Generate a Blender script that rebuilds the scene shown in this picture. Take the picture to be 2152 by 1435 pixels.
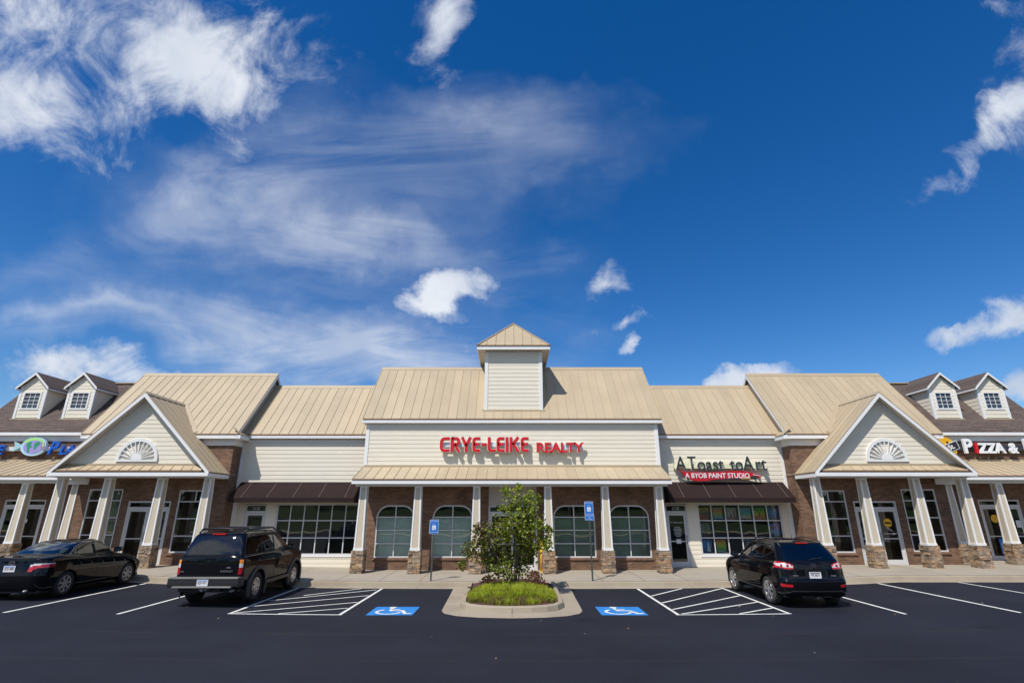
import bpy, bmesh, math, random
from mathutils import Vector, Matrix, noise as mnoise
random.seed(11)
for _o in list(bpy.data.objects): bpy.data.objects.remove(_o)
S = bpy.context.scene
COL = S.collection
R = math.radians
PI = math.pi

# ------------------------------------------------------------------ camera
cam_d = bpy.data.cameras.new("camera"); cam = bpy.data.objects.new("camera", cam_d); COL.objects.link(cam)
PITCH = 17.9026
cam.location = (0, 0, 2.55); cam.rotation_euler = (R(90 + PITCH), 0, 0)
cam_d.sensor_width = 36; cam_d.lens = 18.15; cam_d.clip_start = 0.1; cam_d.clip_end = 2000
S.camera = cam
S.render.resolution_x = 1024; S.render.resolution_y = 682
S.view_settings.view_transform = 'Standard'; S.view_settings.look = 'None'
S.view_settings.exposure = 0.17; S.view_settings.gamma = 1
# ------------------------------------------------------------------ sun
SUN = Vector((0.69, 1.0, -1.74)).normalized()
sl = bpy.data.lights.new("sun", 'SUN'); sl.energy = 4.1; sl.angle = R(0.53); sl.color = (1.0, 0.955, 0.88)
so = bpy.data.objects.new("sun", sl); COL.objects.link(so); so.rotation_euler = SUN.to_track_quat('-Z', 'Y').to_euler(); so.location = (-20, -30, 50)
# ------------------------------------------------------------------ world
W = bpy.data.worlds.new("World"); S.world = W; W.use_nodes = True
nt = W.node_tree; N = nt.nodes; L = nt.links; N.clear()
def wn(t, **k):
    n = N.new(t)
    for a, b in k.items(): setattr(n, a, b)
    return n
def wm(op, a, b=None, clamp=False):
    n = wn('ShaderNodeMath', operation=op, use_clamp=clamp)
    for i, v in enumerate((a, b)):
        if v is None: continue
        if isinstance(v, (int, float)): n.inputs[i].default_value = v
        else: L.new(v, n.inputs[i])
    return n.outputs[0]
out = wn('ShaderNodeOutputWorld'); bg = wn('ShaderNodeBackground'); L.new(bg.outputs[0], out.inputs[0])
sky = wn('ShaderNodeTexSky', sky_type='NISHITA', sun_disc=False)
sky.sun_elevation = R(55); sky.sun_rotation = math.atan2(-SUN.x, -SUN.y) % (2 * PI)
sky.air_density = 1.0; sky.dust_density = 0.25; sky.ozone_density = 3.2; sky.altitude = 300
hs = wn('ShaderNodeHueSaturation'); hs.inputs['Saturation'].default_value = 1.38; hs.inputs['Value'].default_value = 1.15; hs.inputs['Hue'].default_value = 0.508
L.new(sky.outputs[0], hs.inputs['Color'])
tc = wn('ShaderNodeTexCoord')
rot = wn('ShaderNodeVectorRotate', rotation_type='X_AXIS'); rot.inputs['Angle'].default_value = -R(PITCH)
L.new(tc.outputs['Generated'], rot.inputs['Vector'])
sp = wn('ShaderNodeSeparateXYZ'); L.new(rot.outputs[0], sp.inputs[0])
yy = wm('MAXIMUM', sp.outputs[1], 0.05)
U = wm('DIVIDE', sp.outputs[0], yy); V = wm('DIVIDE', sp.outputs[2], yy)
front = wm('MULTIPLY', wm('SUBTRACT', sp.outputs[1], 0.1), 6, True)
cb = wn('ShaderNodeCombineXYZ'); L.new(U, cb.inputs[0]); L.new(V, cb.inputs[1])
def fbm(scale, detail, rough, vec=None, dist=0.0, sc=None, loc=(0, 0, 0), rz=0):
    v = vec or cb.outputs[0]
    m = wn('ShaderNodeMapping'); m.inputs['Location'].default_value = loc
    m.inputs['Rotation'].default_value = (0, 0, rz)
    if sc: m.inputs['Scale'].default_value = sc
    L.new(v, m.inputs[0])
    n = wn('ShaderNodeTexNoise'); n.inputs['Scale'].default_value = scale; n.inputs['Detail'].default_value = detail
    n.inputs['Roughness'].default_value = rough; n.inputs['Distortion'].default_value = dist
    L.new(m.outputs[0], n.inputs['Vector'])
    return n.outputs[0]
wz = wn('ShaderNodeTexNoise'); wz.inputs['Scale'].default_value = 7; wz.inputs['Detail'].default_value = 9; wz.inputs['Roughness'].default_value = .62; L.new(cb.outputs[0], wz.inputs['Vector'])
wv = wn('ShaderNodeVectorMath', operation='SUBTRACT'); L.new(wz.outputs['Color'], wv.inputs[0]); wv.inputs[1].default_value = (.5, .5, .5)
ws_ = wn('ShaderNodeVectorMath', operation='SCALE'); L.new(wv.outputs[0], ws_.inputs[0]); ws_.inputs['Scale'].default_value = .16
wadd = wn('ShaderNodeVectorMath', operation='ADD'); L.new(cb.outputs[0], wadd.inputs[0]); L.new(ws_.outputs[0], wadd.inputs[1])
def blobs(lst, src=None):
    acc = None
    for (u, v, ru, rv, rz, w) in lst:
        m = wn('ShaderNodeMapping', vector_type='TEXTURE')
        m.inputs['Location'].default_value = ((u - 1076) / 1085, (717.5 - v) / 1085, 0)
        m.inputs['Rotation'].default_value = (0, 0, R(rz)); m.inputs['Scale'].default_value = (ru / 1085, rv / 1085, 1)
        L.new(src or cb.outputs[0], m.inputs[0])
        g = wn('ShaderNodeTexGradient', gradient_type='SPHERICAL'); L.new(m.outputs[0], g.inputs[0])
        t = wm('MULTIPLY', g.outputs[0], w)
        acc = t if acc is None else wm('ADD', acc, t)
    return acc
CUM = [(440, 120, 210, 140, 0, 1.15), (490, 215, 130, 100, -30, .9), (330, 50, 230, 110, 0, .62), (90, 60, 280, 170, 0, .62), (600, 60, 120, 90, 0, .36),
       (120, 240, 240, 150, 0, .66), (640, 160, 150, 90, 20, .45), (190, 335, 120, 60, -10, .5), (10, 230, 150, 130, 0, .75), (490, 320, 90, 60, -60, .35), (240, 230, 90, 80, 0, .35),
       (915, 20, 90, 120, -10, .85), (925, 120, 70, 110, 0, .25),
       (950, 605, 105, 48, 12, 1.45), (900, 630, 80, 40, 0, .8), (1005, 618, 60, 44, 0, .6), (945, 660, 90, 30, 0, .3), (1290, 583, 48, 55, 35, .62), (1265, 612, 90, 26, 10, .35), (1320, 682, 48, 24, 15, .65), (1235, 697, 44, 18, 10, .55), (1340, 734, 24, 22, 0, .45), (1150, 665, 40, 30, 0, .3),
       (2150, 130, 110, 130, -30, .6), (2090, 250, 170, 55, 48, .66), (1985, 375, 110, 34, 25, .62), (2150, 250, 110, 80, 0, .5), (2110, 10, 150, 40, 0, .32),
       (2085, 695, 140, 38, 8, 1.1), (2150, 655, 90, 60, 0, 1.1), (2095, 640, 50, 30, 0, .5), (190, 770, 210, 62, 0, 1.2), (110, 755, 90, 50, 0, .5), (330, 790, 160, 30, 0, .5),
       (1595, 795, 110, 46, 0, 1.35), (1540, 800, 60, 30, 0, .5), (975, 735, 60, 34, 0, .5), (2152, 830, 60, 40, 0, .9), (20, 850, 80, 50, 0, .6)]
CIR = [(980, 300, 420, 150, 8, .9), (640, 460, 560, 170, -10, 1.0), (440, 650, 680, 130, -4, .75), (1200, 360, 300, 90, 14, .45), (420, 420, 220, 130, 60, .35), (820, 520, 320, 70, -14, .55), (240, 520, 420, 70, 4, .5),
       (640, 715, 680, 100, -3, 1.1), (1130, 590, 180, 120, 30, .25), (560, 330, 360, 130, 25, .55), (1160, 530, 60, 50, 50, .4), (790, 775, 560, 70, 0, .9), (150, 650, 300, 30, -6, .6), (950, 680, 260, 70, 5, .5)]
n1 = fbm(6.5, 12, .66, dist=.6)
n3 = fbm(3.0, 3, .5, loc=(4.1, 2.2, 0))
bl = blobs(CUM, wadd.outputs[0])
cden = wm('ADD', bl, wm('MULTIPLY', wm('MULTIPLY', wm('SUBTRACT', n1, .5), 3.0), wm('MULTIPLY', bl, 5.0, True)))
ssc = wn('ShaderNodeMapRange', interpolation_type='SMOOTHSTEP'); L.new(cden, ssc.inputs[0]); ssc.inputs[1].default_value = .08; ssc.inputs[2].default_value = 1.32
n2 = fbm(3.4, 12, .62, dist=1.0, sc=(0.55, 2.0, 1), rz=-.22)
n7 = fbm(3.2, 12, .62, dist=.9, sc=(0.6, 1.8, 1), rz=.35, loc=(2, 5, 0))
n5 = fbm(2.2, 5, .55, dist=.3, sc=(.7, 1.4, 1), loc=(7, 3, 0), rz=.2)
n6 = wm('ADD', wm('MULTIPLY', wm('MAXIMUM', n2, wm('MULTIPLY', n7, .97)), .7), wm('MULTIPLY', n5, .3))
wz2 = wn('ShaderNodeTexNoise'); wz2.inputs['Scale'].default_value = 2.6; wz2.inputs['Detail'].default_value = 4; L.new(cb.outputs[0], wz2.inputs['Vector'])
wv2 = wn('ShaderNodeVectorMath', operation='SUBTRACT'); L.new(wz2.outputs['Color'], wv2.inputs[0]); wv2.inputs[1].default_value = (.5, .5, .5)
ws2 = wn('ShaderNodeVectorMath', operation='SCALE'); L.new(wv2.outputs[0], ws2.inputs[0]); ws2.inputs['Scale'].default_value = .42
wadd2 = wn('ShaderNodeVectorMath', operation='ADD'); L.new(wadd.outputs[0], wadd2.inputs[0]); L.new(ws2.outputs[0], wadd2.inputs[1])
cb2 = wm('POWER', wm('MULTIPLY', blobs(CIR, wadd2.outputs[0]), .95), 1.25)
cir = wm('MULTIPLY', cb2, wm('MULTIPLY', wm('SUBTRACT', n6, .38), 3.8, True), True)
cirm = wm('MULTIPLY', cir, .60, True)
alpha = wm('MULTIPLY', wm('MAXIMUM', wm('MULTIPLY', ssc.outputs[0], .96), cirm), front, True)
# the part of the sky behind the photographer: cumulus added for white fill light
nb = wn('ShaderNodeTexNoise'); nb.inputs['Scale'].default_value = 2.6; nb.inputs['Detail'].default_value = 8; nb.inputs['Roughness'].default_value = .6; L.new(tc.outputs['Generated'], nb.inputs['Vector'])
mrb = wn('ShaderNodeMapRange', interpolation_type='SMOOTHSTEP'); L.new(nb.outputs[0], mrb.inputs[0]); mrb.inputs[1].default_value = .44; mrb.inputs[2].default_value = .60
back = wm('MULTIPLY', wm('SUBTRACT', -0.10, sp.outputs[1]), 5, True)
alpha = wm('MAXIMUM', alpha, wm('MULTIPLY', wm('MULTIPLY', mrb.outputs[0], back), .9))
# cloud colour: brighter where thick, bluish grey in hollows
n4 = fbm(5.0, 6, .55, loc=(0.035, -0.05, 0), dist=.25)
shade = wn('ShaderNodeMapRange'); L.new(wm('ADD', wm('MULTIPLY', n4, .6), wm('MULTIPLY', n3, .55)), shade.inputs[0]); shade.inputs[1].default_value = .40; shade.inputs[2].default_value = .72
cm = wn('ShaderNodeMix', data_type='RGBA'); L.new(shade.outputs[0], cm.inputs[0])
cm.inputs[6].default_value = (4.6, 5.4, 6.8, 1); cm.inputs[7].default_value = (8.2, 8.5, 9.0, 1)
mx = wn('ShaderNodeMix', data_type='RGBA'); L.new(alpha, mx.inputs[0]); L.new(hs.outputs[0], mx.inputs[6]); L.new(cm.outputs[2], mx.inputs[7])
L.new(mx.outputs[2], bg.inputs[0]); bg.inputs[1].default_value = 0.095

# ------------------------------------------------------------------ materials
def mat(name, c, rough=.6, metal=0, var=.08, vs=3.0, bump=0, bs=60, spec=.5, coat=0, fine=0, fs=80, stretch=None):
    m = bpy.data.materials.new(name); m.use_nodes = True
    t = m.node_tree; n = t.nodes; l = t.links; b = n['Principled BSDF']
    b.inputs['Roughness'].default_value = rough; b.inputs['Metallic'].default_value = metal
    b.inputs['Specular IOR Level'].default_value = spec; b.inputs['Coat Weight'].default_value = coat; b.inputs['Coat Roughness'].default_value = .03
    c4 = (c[0], c[1], c[2], 1)
    if var or bump or fine:
        tc = n.new('ShaderNodeTexCoord'); src = tc.outputs['Object']
        if stretch:
            mp = n.new('ShaderNodeMapping'); mp.inputs['Scale'].default_value = stretch; l.new(src, mp.inputs[0]); src = mp.outputs[0]
        nz = n.new('ShaderNodeTexNoise'); nz.inputs['Scale'].default_value = vs; nz.inputs['Detail'].default_value = 6; nz.inputs['Roughness'].default_value = .6
        l.new(src, nz.inputs[0])
        mr = n.new('ShaderNodeMapRange'); l.new(nz.outputs[0], mr.inputs[0]); mr.inputs[1].default_value = .3; mr.inputs[2].default_value = .7
        mr.inputs[3].default_value = 1 - var; mr.inputs[4].default_value = 1 + var
        fac = mr.outputs[0]
        if fine:
            nf = n.new('ShaderNodeTexNoise'); nf.inputs['Scale'].default_value = fs; nf.inputs['Detail'].default_value = 3; l.new(src, nf.inputs[0])
            m2 = n.new('ShaderNodeMapRange'); l.new(nf.outputs[0], m2.inputs[0]); m2.inputs[1].default_value = .3; m2.inputs[2].default_value = .7
            m2.inputs[3].default_value = 1 - fine; m2.inputs[4].default_value = 1 + fine
            mm = n.new('ShaderNodeMath'); mm.operation = 'MULTIPLY'; l.new(fac, mm.inputs[0]); l.new(m2.outputs[0], mm.inputs[1]); fac = mm.outputs[0]
        vm = n.new('ShaderNodeVectorMath'); vm.operation = 'SCALE'; vm.inputs[0].default_value = c; l.new(fac, vm.inputs['Scale'])
        l.new(vm.outputs[0], b.inputs['Base Color'])
        if bump:
            bn = n.new('ShaderNodeTexNoise'); bn.inputs['Scale'].default_value = bs; bn.inputs['Detail'].default_value = 4; l.new(src, bn.inputs[0])
            bp = n.new('ShaderNodeBump'); bp.inputs['Strength'].default_value = bump; bp.inputs['Distance'].default_value = .01; l.new(bn.outputs[0], bp.inputs['Height']); l.new(bp.outputs[0], b.inputs['Normal'])
    else: b.inputs['Base Color'].default_value = c4
    return m
def mixcol(t, fac, a, b):
    x = t.nodes.new('ShaderNodeMix'); x.data_type = 'RGBA'
    t.links.new(fac, x.inputs[0])
    for i, v in ((6, a), (7, b)):
        if isinstance(v, tuple): x.inputs[i].default_value = (*v, 1)
        else: t.links.new(v, x.inputs[i])
    return x.outputs[2]
def brick_mat(name, c1, c2, mortar, w=.203, h=.068, rot=False, swap=False, bump=.5):
    m = bpy.data.materials.new(name); m.use_nodes = True
    t = m.node_tree; n = t.nodes; l = t.links; b = n['Principled BSDF']; b.inputs['Roughness'].default_value = .85
    tc = n.new('ShaderNodeTexCoord'); sp = n.new('ShaderNodeSeparateXYZ'); l.new(tc.outputs['Object'], sp.inputs[0])
    ad = n.new('ShaderNodeMath'); ad.operation = 'ADD'; l.new(sp.outputs[0], ad.inputs[0]); l.new(sp.outputs[1], ad.inputs[1])
    cb = n.new('ShaderNodeCombineXYZ')
    l.new(ad.outputs[0], cb.inputs[1 if swap else 0]); l.new(sp.outputs[2], cb.inputs[0 if swap else 1])
    br = n.new('ShaderNodeTexBrick'); l.new(cb.outputs[0], br.inputs['Vector'])
    br.inputs['Scale'].default_value = 1; br.inputs['Brick Width'].default_value = w; br.inputs['Row Height'].default_value = h
    br.inputs['Mortar Size'].default_value = .006; br.inputs['Bias'].default_value = -.1; br.offset = .5
    br.inputs['Color1'].default_value = (*c1, 1); br.inputs['Color2'].default_value = (*c2, 1); br.inputs['Mortar'].default_value = (*mortar, 1)
    nz = n.new('ShaderNodeTexNoise'); nz.inputs['Scale'].default_value = 1.3; nz.inputs['Detail'].default_value = 8; l.new(tc.outputs['Object'], nz.inputs[0])
    mr = n.new('ShaderNodeMapRange'); l.new(nz.outputs[0], mr.inputs[0]); mr.inputs[1].default_value = .3; mr.inputs[2].default_value = .7; mr.inputs[3].default_value = .8; mr.inputs[4].default_value = 1.2
    vm = n.new('ShaderNodeVectorMath'); vm.operation = 'SCALE'; l.new(br.outputs['Color'], vm.inputs[0]); l.new(mr.outputs[0], vm.inputs['Scale']); l.new(vm.outputs[0], b.inputs['Base Color'])
    bp = n.new('ShaderNodeBump'); bp.inputs['Strength'].default_value = bump; bp.inputs['Distance'].default_value = .008
    iv = n.new('ShaderNodeMath'); iv.operation = 'SUBTRACT'; iv.inputs[0].default_value = 1; l.new(br.outputs['Fac'], iv.inputs[1]); l.new(iv.outputs[0], bp.inputs['Height']); l.new(bp.outputs[0], b.inputs['Normal'])
    return m
def glass_mat(name, tint=(.6, .66, .64), refl=1.0, ior=1.6, gtint=(1, 1, 1)):
    m = bpy.data.materials.new(name); m.use_nodes = True
    t = m.node_tree; n = t.nodes; l = t.links; n.clear()
    o = n.new('ShaderNodeOutputMaterial'); tr = n.new('ShaderNodeBsdfTransparent'); tr.inputs[0].default_value = (*tint, 1)
    gl = n.new('ShaderNodeBsdfGlossy'); gl.inputs['Roughness'].default_value = .012; gl.inputs[0].default_value = (*gtint, 1)
    tc = n.new('ShaderNodeTexCoord'); nz = n.new('ShaderNodeTexNoise'); nz.inputs['Scale'].default_value = 1.1; nz.inputs['Detail'].default_value = 1; l.new(tc.outputs['Object'], nz.inputs[0])
    bp = n.new('ShaderNodeBump'); bp.inputs['Strength'].default_value = .12; bp.inputs['Distance'].default_value = .03; l.new(nz.outputs[0], bp.inputs['Height']); l.new(bp.outputs[0], gl.inputs['Normal'])
    fr = n.new('ShaderNodeFresnel'); fr.inputs[0].default_value = ior
    mu = n.new('ShaderNodeMath'); mu.operation = 'MULTIPLY'; mu.inputs[1].default_value = refl; mu.use_clamp = True; l.new(fr.outputs[0], mu.inputs[0])
    mx = n.new('ShaderNodeMixShader'); l.new(mu.outputs[0], mx.inputs[0]); l.new(tr.outputs[0], mx.inputs[1]); l.new(gl.outputs[0], mx.inputs[2]); l.new(mx.outputs[0], o.inputs[0])
    return m

M = {}
M['brick'] = brick_mat('brown_brick', (.118, .062, .037), (.225, .120, .072), (.20, .14, .10))
M['soldier'] = brick_mat('soldier_brick', (.17, .085, .052), (.25, .13, .082), (.19, .135, .10), swap=True)
M['siding'] = mat('cream_siding', (.76, .70, .575), .55, var=.035, vs=1.6, fine=.02, fs=9, stretch=(1, 1, 9))
M['siding_tan'] = mat('tan_siding', (.56, .48, .36), .55, var=.04, vs=2)  # darker tan colour for end walls and backings
M['white'] = mat('white_trim', (.80, .80, .79), .45, var=.03, vs=2)
M['frieze'] = mat('pale_frieze', (.74, .72, .68), .5, var=.03)
M['soffit'] = mat('beige_soffit', (.58, .52, .44), .6, var=.04)
M['alu'] = mat('white_aluminium', (.62, .62, .63), .35, var=.02)
M['colpanel'] = mat('column_panel', (.56, .485, .37), .55, var=.05, vs=4, fine=.03, fs=30)
M['shingle'] = None
M['awning'] = mat('brown_awning', (.026, .0155, .0145), .85, spec=.15, var=.10, vs=2.5, bump=.25, bs=9)
M['awnseam'] = mat('awning_seam', (.15, .11, .105), .8, var=0)
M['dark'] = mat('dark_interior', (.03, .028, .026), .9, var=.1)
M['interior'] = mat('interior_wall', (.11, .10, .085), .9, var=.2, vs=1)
M['rubber'] = mat('rubber', (.018, .018, .019), .75, var=.15, vs=8, bump=.3, bs=40)
M['tyre_dusty'] = mat('dusty_tyre', (.055, .05, .045), .85, var=.2, vs=6, bump=.3, bs=40)
M['black'] = mat('black_plastic', (.018, .018, .020), .5, var=.1)
M['paint'] = mat('black_paint', (.0035, .004, .006), .5, var=0, coat=.68, spec=.0)
M['flare'] = mat('grey_plastic_flare', (.028, .028, .030), .42, var=.08)
M['chrome'] = mat('chrome', (.75, .75, .77), .12, metal=1, var=0)
M['alloy'] = mat('alloy_wheel', (.62, .63, .66), .25, metal=.85, var=.04)
M['hubcap'] = mat('grey_hubcap', (.30, .30, .32), .35, metal=.6, var=.04)
M['redlens'] = mat('red_lens', (.45, .008, .012), .12, var=0, coat=1)
M['orangelens'] = mat('orange_lens', (.75, .22, .01), .15, var=0, coat=1)
M['clearlens'] = mat('clear_lens', (.62, .60, .60), .15, var=0, coat=1)
M['plate'] = mat('licence_plate', (.72, .73, .75), .4, var=0)
M['platetext'] = mat('plate_text', (.10, .07, .10), .5, var=0)
M['peach'] = mat('plate_peach', (.8, .35, .15), .5, var=0)
M['blue'] = mat('sign_blue', (.015, .17, .58), .4, var=.04)
M['roadblue'] = mat('road_blue', (.018, .20, .55), .85, var=.18, vs=5, fine=.2, fs=45)
M['roadwhite'] = mat('road_paint', (.66, .66, .62), .85, var=.16, vs=4, fine=.22, fs=45)
M['signwhite'] = mat('sign_white', (.82, .83, .84), .4, var=0)
M['post'] = mat('green_post', (.07, .09, .075), .55, metal=.3, var=.15)
M['red'] = mat('sign_red', (.62, .012, .018), .35, var=.04)
M['darkred'] = mat('banner_red', (.48, .008, .02), .35, var=.04)
M['charcoal'] = mat('letter_charcoal', (.022, .034, .030), .4, var=.05)
M['lettertrim'] = mat('letter_trim', (.72, .74, .70), .4, var=0)
M['raceway'] = mat('raceway_grey', (.66, .68, .72), .45, var=.03)
M['racecream'] = mat('raceway_cream', (.72, .72, .50), .45, var=.03)
M['racedark'] = mat('raceway_dark', (.03, .035, .05), .45, var=.03)
M['blueletter'] = mat('letter_blue', (.008, .10, .52), .35, var=.03)
M['yellow'] = mat('sign_yellow', (.80, .42, .01), .4, var=.05)
M['yellowpost'] = mat('safety_yellow', (.80, .45, .01), .45, var=.05)
M['tanwood'] = mat('brush_wood', (.45, .30, .12), .5, var=.1)
M['orangewood'] = mat('orange_wood', (.62, .27, .05), .55, var=.12, stretch=(1, 1, 8))
M['chalk'] = mat('chalkboard', (.02, .022, .03), .7, var=.2)
M['curtain'] = mat('curtain', (.42, .40, .28), .8, var=.15, vs=4, stretch=(6, 6, .3))
M['blind'] = mat('window_blind', (.86, .93, .84), .7, var=.08, vs=2)
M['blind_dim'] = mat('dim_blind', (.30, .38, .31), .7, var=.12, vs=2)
M['glass'] = glass_mat('window_glass', (.84, .90, .87), 1.6, 1.6)
M['carglass'] = glass_mat('tinted_car_glass', (.10, .12, .13), 1.5, 1.6)
M['carglass2'] = glass_mat('clear_car_glass', (.42, .50, .44), 1.5, 1.6)
M['seat'] = mat('car_seat', (.35, .33, .28), .8, var=.1)
M['strip'] = mat('bumper_strip_grey', (.16, .155, .15), .4, var=.1)
M['metalgrey'] = mat('grey_metal', (.35, .35, .36), .4, metal=.6, var=.1)

def metal_roof():
    m = bpy.data.materials.new('tan_metal_roof'); m.use_nodes = True
    t = m.node_tree; n = t.nodes; l = t.links; b = n['Principled BSDF']; b.inputs['Roughness'].default_value = .42
    tc = n.new('ShaderNodeTexCoord')
    nz = n.new('ShaderNodeTexNoise'); nz.inputs['Scale'].default_value = .9; nz.inputs['Detail'].default_value = 7; l.new(tc.outputs['Object'], nz.inputs[0])
    mr = n.new('ShaderNodeMapRange'); l.new(nz.outputs[0], mr.inputs[0]); mr.inputs[1].default_value = .3; mr.inputs[2].default_value = .7; mr.inputs[3].default_value = .94; mr.inputs[4].default_value = 1.05
    at = n.new('ShaderNodeAttribute'); at.attribute_name = 'tone'
    m2 = n.new('ShaderNodeMapRange'); l.new(at.outputs['Fac'], m2.inputs[0]); m2.inputs[3].default_value = .94; m2.inputs[4].default_value = 1.05
    mm = n.new('ShaderNodeMath'); mm.operation = 'MULTIPLY'; l.new(mr.outputs[0], mm.inputs[0]); l.new(m2.outputs[0], mm.inputs[1])
    vm = n.new('ShaderNodeVectorMath'); vm.operation = 'SCALE'; vm.inputs[0].default_value = (.46, .37, .245); l.new(mm.outputs[0], vm.inputs['Scale'])
    l.new(vm.outputs[0], b.inputs['Base Color'])
    return m
M['roof'] = metal_roof()
M['seam'] = mat('roof_seam', (.42, .33, .21), .5, var=.1)
M['drip_shadow'] = mat('shadow_brown_drip_edge', (.22, .13, .075), .5, var=.1)  # dark brown puts the shadow gap under the roof edge into the colour

def shingle():
    m = bpy.data.materials.new('brown_shingle'); m.use_nodes = True
    t = m.node_tree; n = t.nodes; l = t.links; b = n['Principled BSDF']; b.inputs['Roughness'].default_value = .95
    tc = n.new('ShaderNodeTexCoord'); sp = n.new('ShaderNodeSeparateXYZ'); l.new(tc.outputs['Object'], sp.inputs[0])
    cb = n.new('ShaderNodeCombineXYZ'); ad = n.new('ShaderNodeMath'); ad.operation = 'ADD'; l.new(sp.outputs[0], ad.inputs[0])
    l.new(sp.outputs[0], cb.inputs[0]); l.new(sp.outputs[2], cb.inputs[1])
    br = n.new('ShaderNodeTexBrick'); l.new(cb.outputs[0], br.inputs['Vector']); br.inputs['Scale'].default_value = 1
    br.inputs['Brick Width'].default_value = .42; br.inputs['Row Height'].default_value = .10; br.inputs['Mortar Size'].default_value = .008
    br.inputs['Color1'].default_value = (.085, .062, .054, 1); br.inputs['Color2'].default_value = (.125, .092, .078, 1); br.inputs['Mortar'].default_value = (.05, .038, .034, 1)
    nz = n.new('ShaderNodeTexNoise'); nz.inputs['Scale'].default_value = 14; nz.inputs['Detail'].default_value = 5; l.new(tc.outputs['Object'], nz.inputs[0])
    mr = n.new('ShaderNodeMapRange'); l.new(nz.outputs[0], mr.inputs[0]); mr.inputs[1].default_value = .3; mr.inputs[2].default_value = .7; mr.inputs[3].default_value = .75; mr.inputs[4].default_value = 1.25
    vm = n.new('ShaderNodeVectorMath'); vm.operation = 'SCALE'; l.new(br.outputs['Color'], vm.inputs[0]); l.new(mr.outputs[0], vm.inputs['Scale']); l.new(vm.outputs[0], b.inputs['Base Color'])
    return m
M['shingle'] = shingle()

def stone_mat():
    m = bpy.data.materials.new('ledge_stone'); m.use_nodes = True
    t = m.node_tree; n = t.nodes; l = t.links; b = n['Principled BSDF']; b.inputs['Roughness'].default_value = .9
    at = n.new('ShaderNodeAttribute'); at.attribute_name = 'tone'
    cr = n.new('ShaderNodeValToRGB'); l.new(at.outputs['Fac'], cr.inputs[0])
    e = cr.color_ramp.elements; e[0].position = 0; e[0].color = (.16, .115, .08, 1); e[1].position = 1; e[1].color = (.40, .28, .17, 1)
    for p, c in ((.3, (.27, .21, .155)), (.55, (.33, .25, .18)), (.8, (.36, .22, .12))):
        x = e.new(p); x.color = (*c, 1)
    tc = n.new('ShaderNodeTexCoord'); nz = n.new('ShaderNodeTexNoise'); nz.inputs['Scale'].default_value = 11; nz.inputs['Detail'].default_value = 7; l.new(tc.outputs['Object'], nz.inputs[0])
    mr = n.new('ShaderNodeMapRange'); l.new(nz.outputs[0], mr.inputs[0]); mr.inputs[1].default_value = .3; mr.inputs[2].default_value = .7; mr.inputs[3].default_value = .65; mr.inputs[4].default_value = 1.3
    vm = n.new('ShaderNodeVectorMath'); vm.operation = 'SCALE'; l.new(cr.outputs[0], vm.inputs[0]); l.new(mr.outputs[0], vm.inputs['Scale']); l.new(vm.outputs[0], b.inputs['Base Color'])
    bp = n.new('ShaderNodeBump'); bp.inputs['Strength'].default_value = .8; bp.inputs['Distance'].default_value = .02; l.new(nz.outputs[0], bp.inputs['Height']); l.new(bp.outputs[0], b.inputs['Normal'])
    return m
M['stone'] = stone_mat()

def concrete(name, c, stain=(.20, .15, .11)):
    m = bpy.data.materials.new(name); m.use_nodes = True
    t = m.node_tree; n = t.nodes; l = t.links; b = n['Principled BSDF']; b.inputs['Roughness'].default_value = .88
    tc = n.new('ShaderNodeTexCoord')
    nz = n.new('ShaderNodeTexNoise'); nz.inputs['Scale'].default_value = .8; nz.inputs['Detail'].default_value = 9; nz.inputs['Roughness'].default_value = .65; l.new(tc.outputs['Object'], nz.inputs[0])
    n2 = n.new('ShaderNodeTexNoise'); n2.inputs['Scale'].default_value = 45; n2.inputs['Detail'].default_value = 4; l.new(tc.outputs['Object'], n2.inputs[0])
    mr = n.new('ShaderNodeMapRange'); l.new(nz.outputs[0], mr.inputs[0]); mr.inputs[1].default_value = .46; mr.inputs[2].default_value = .72; mr.inputs[3].default_value = 0; mr.inputs[4].default_value = .85
    col = mixcol(t, mr.outputs[0], c, tuple(stain[i] * .4 + c[i] * .6 for i in range(3)))
    m2 = n.new('ShaderNodeMapRange'); l.new(n2.outputs[0], m2.inputs[0]); m2.inputs[1].default_value = .3; m2.inputs[2].default_value = .7; m2.inputs[3].default_value = .90; m2.inputs[4].default_value = 1.08
    vm = n.new('ShaderNodeVectorMath'); vm.operation = 'SCALE'; l.new(col, vm.inputs[0]); l.new(m2.outputs[0], vm.inputs['Scale']); l.new(vm.outputs[0], b.inputs['Base Color'])
    bp = n.new('ShaderNodeBump'); bp.inputs['Strength'].default_value = .25; bp.inputs['Distance'].default_value = .01; l.new(n2.outputs[0], bp.inputs['Height']); l.new(bp.outputs[0], b.inputs['Normal'])
    return m
M['concrete'] = concrete('sidewalk_concrete', (.36, .315, .25))
M['kerbc'] = concrete('kerb_concrete', (.35, .295, .22), (.14, .10, .07))
M['joint'] = mat('concrete_joint', (.16, .13, .10), .9, var=.1)

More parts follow.
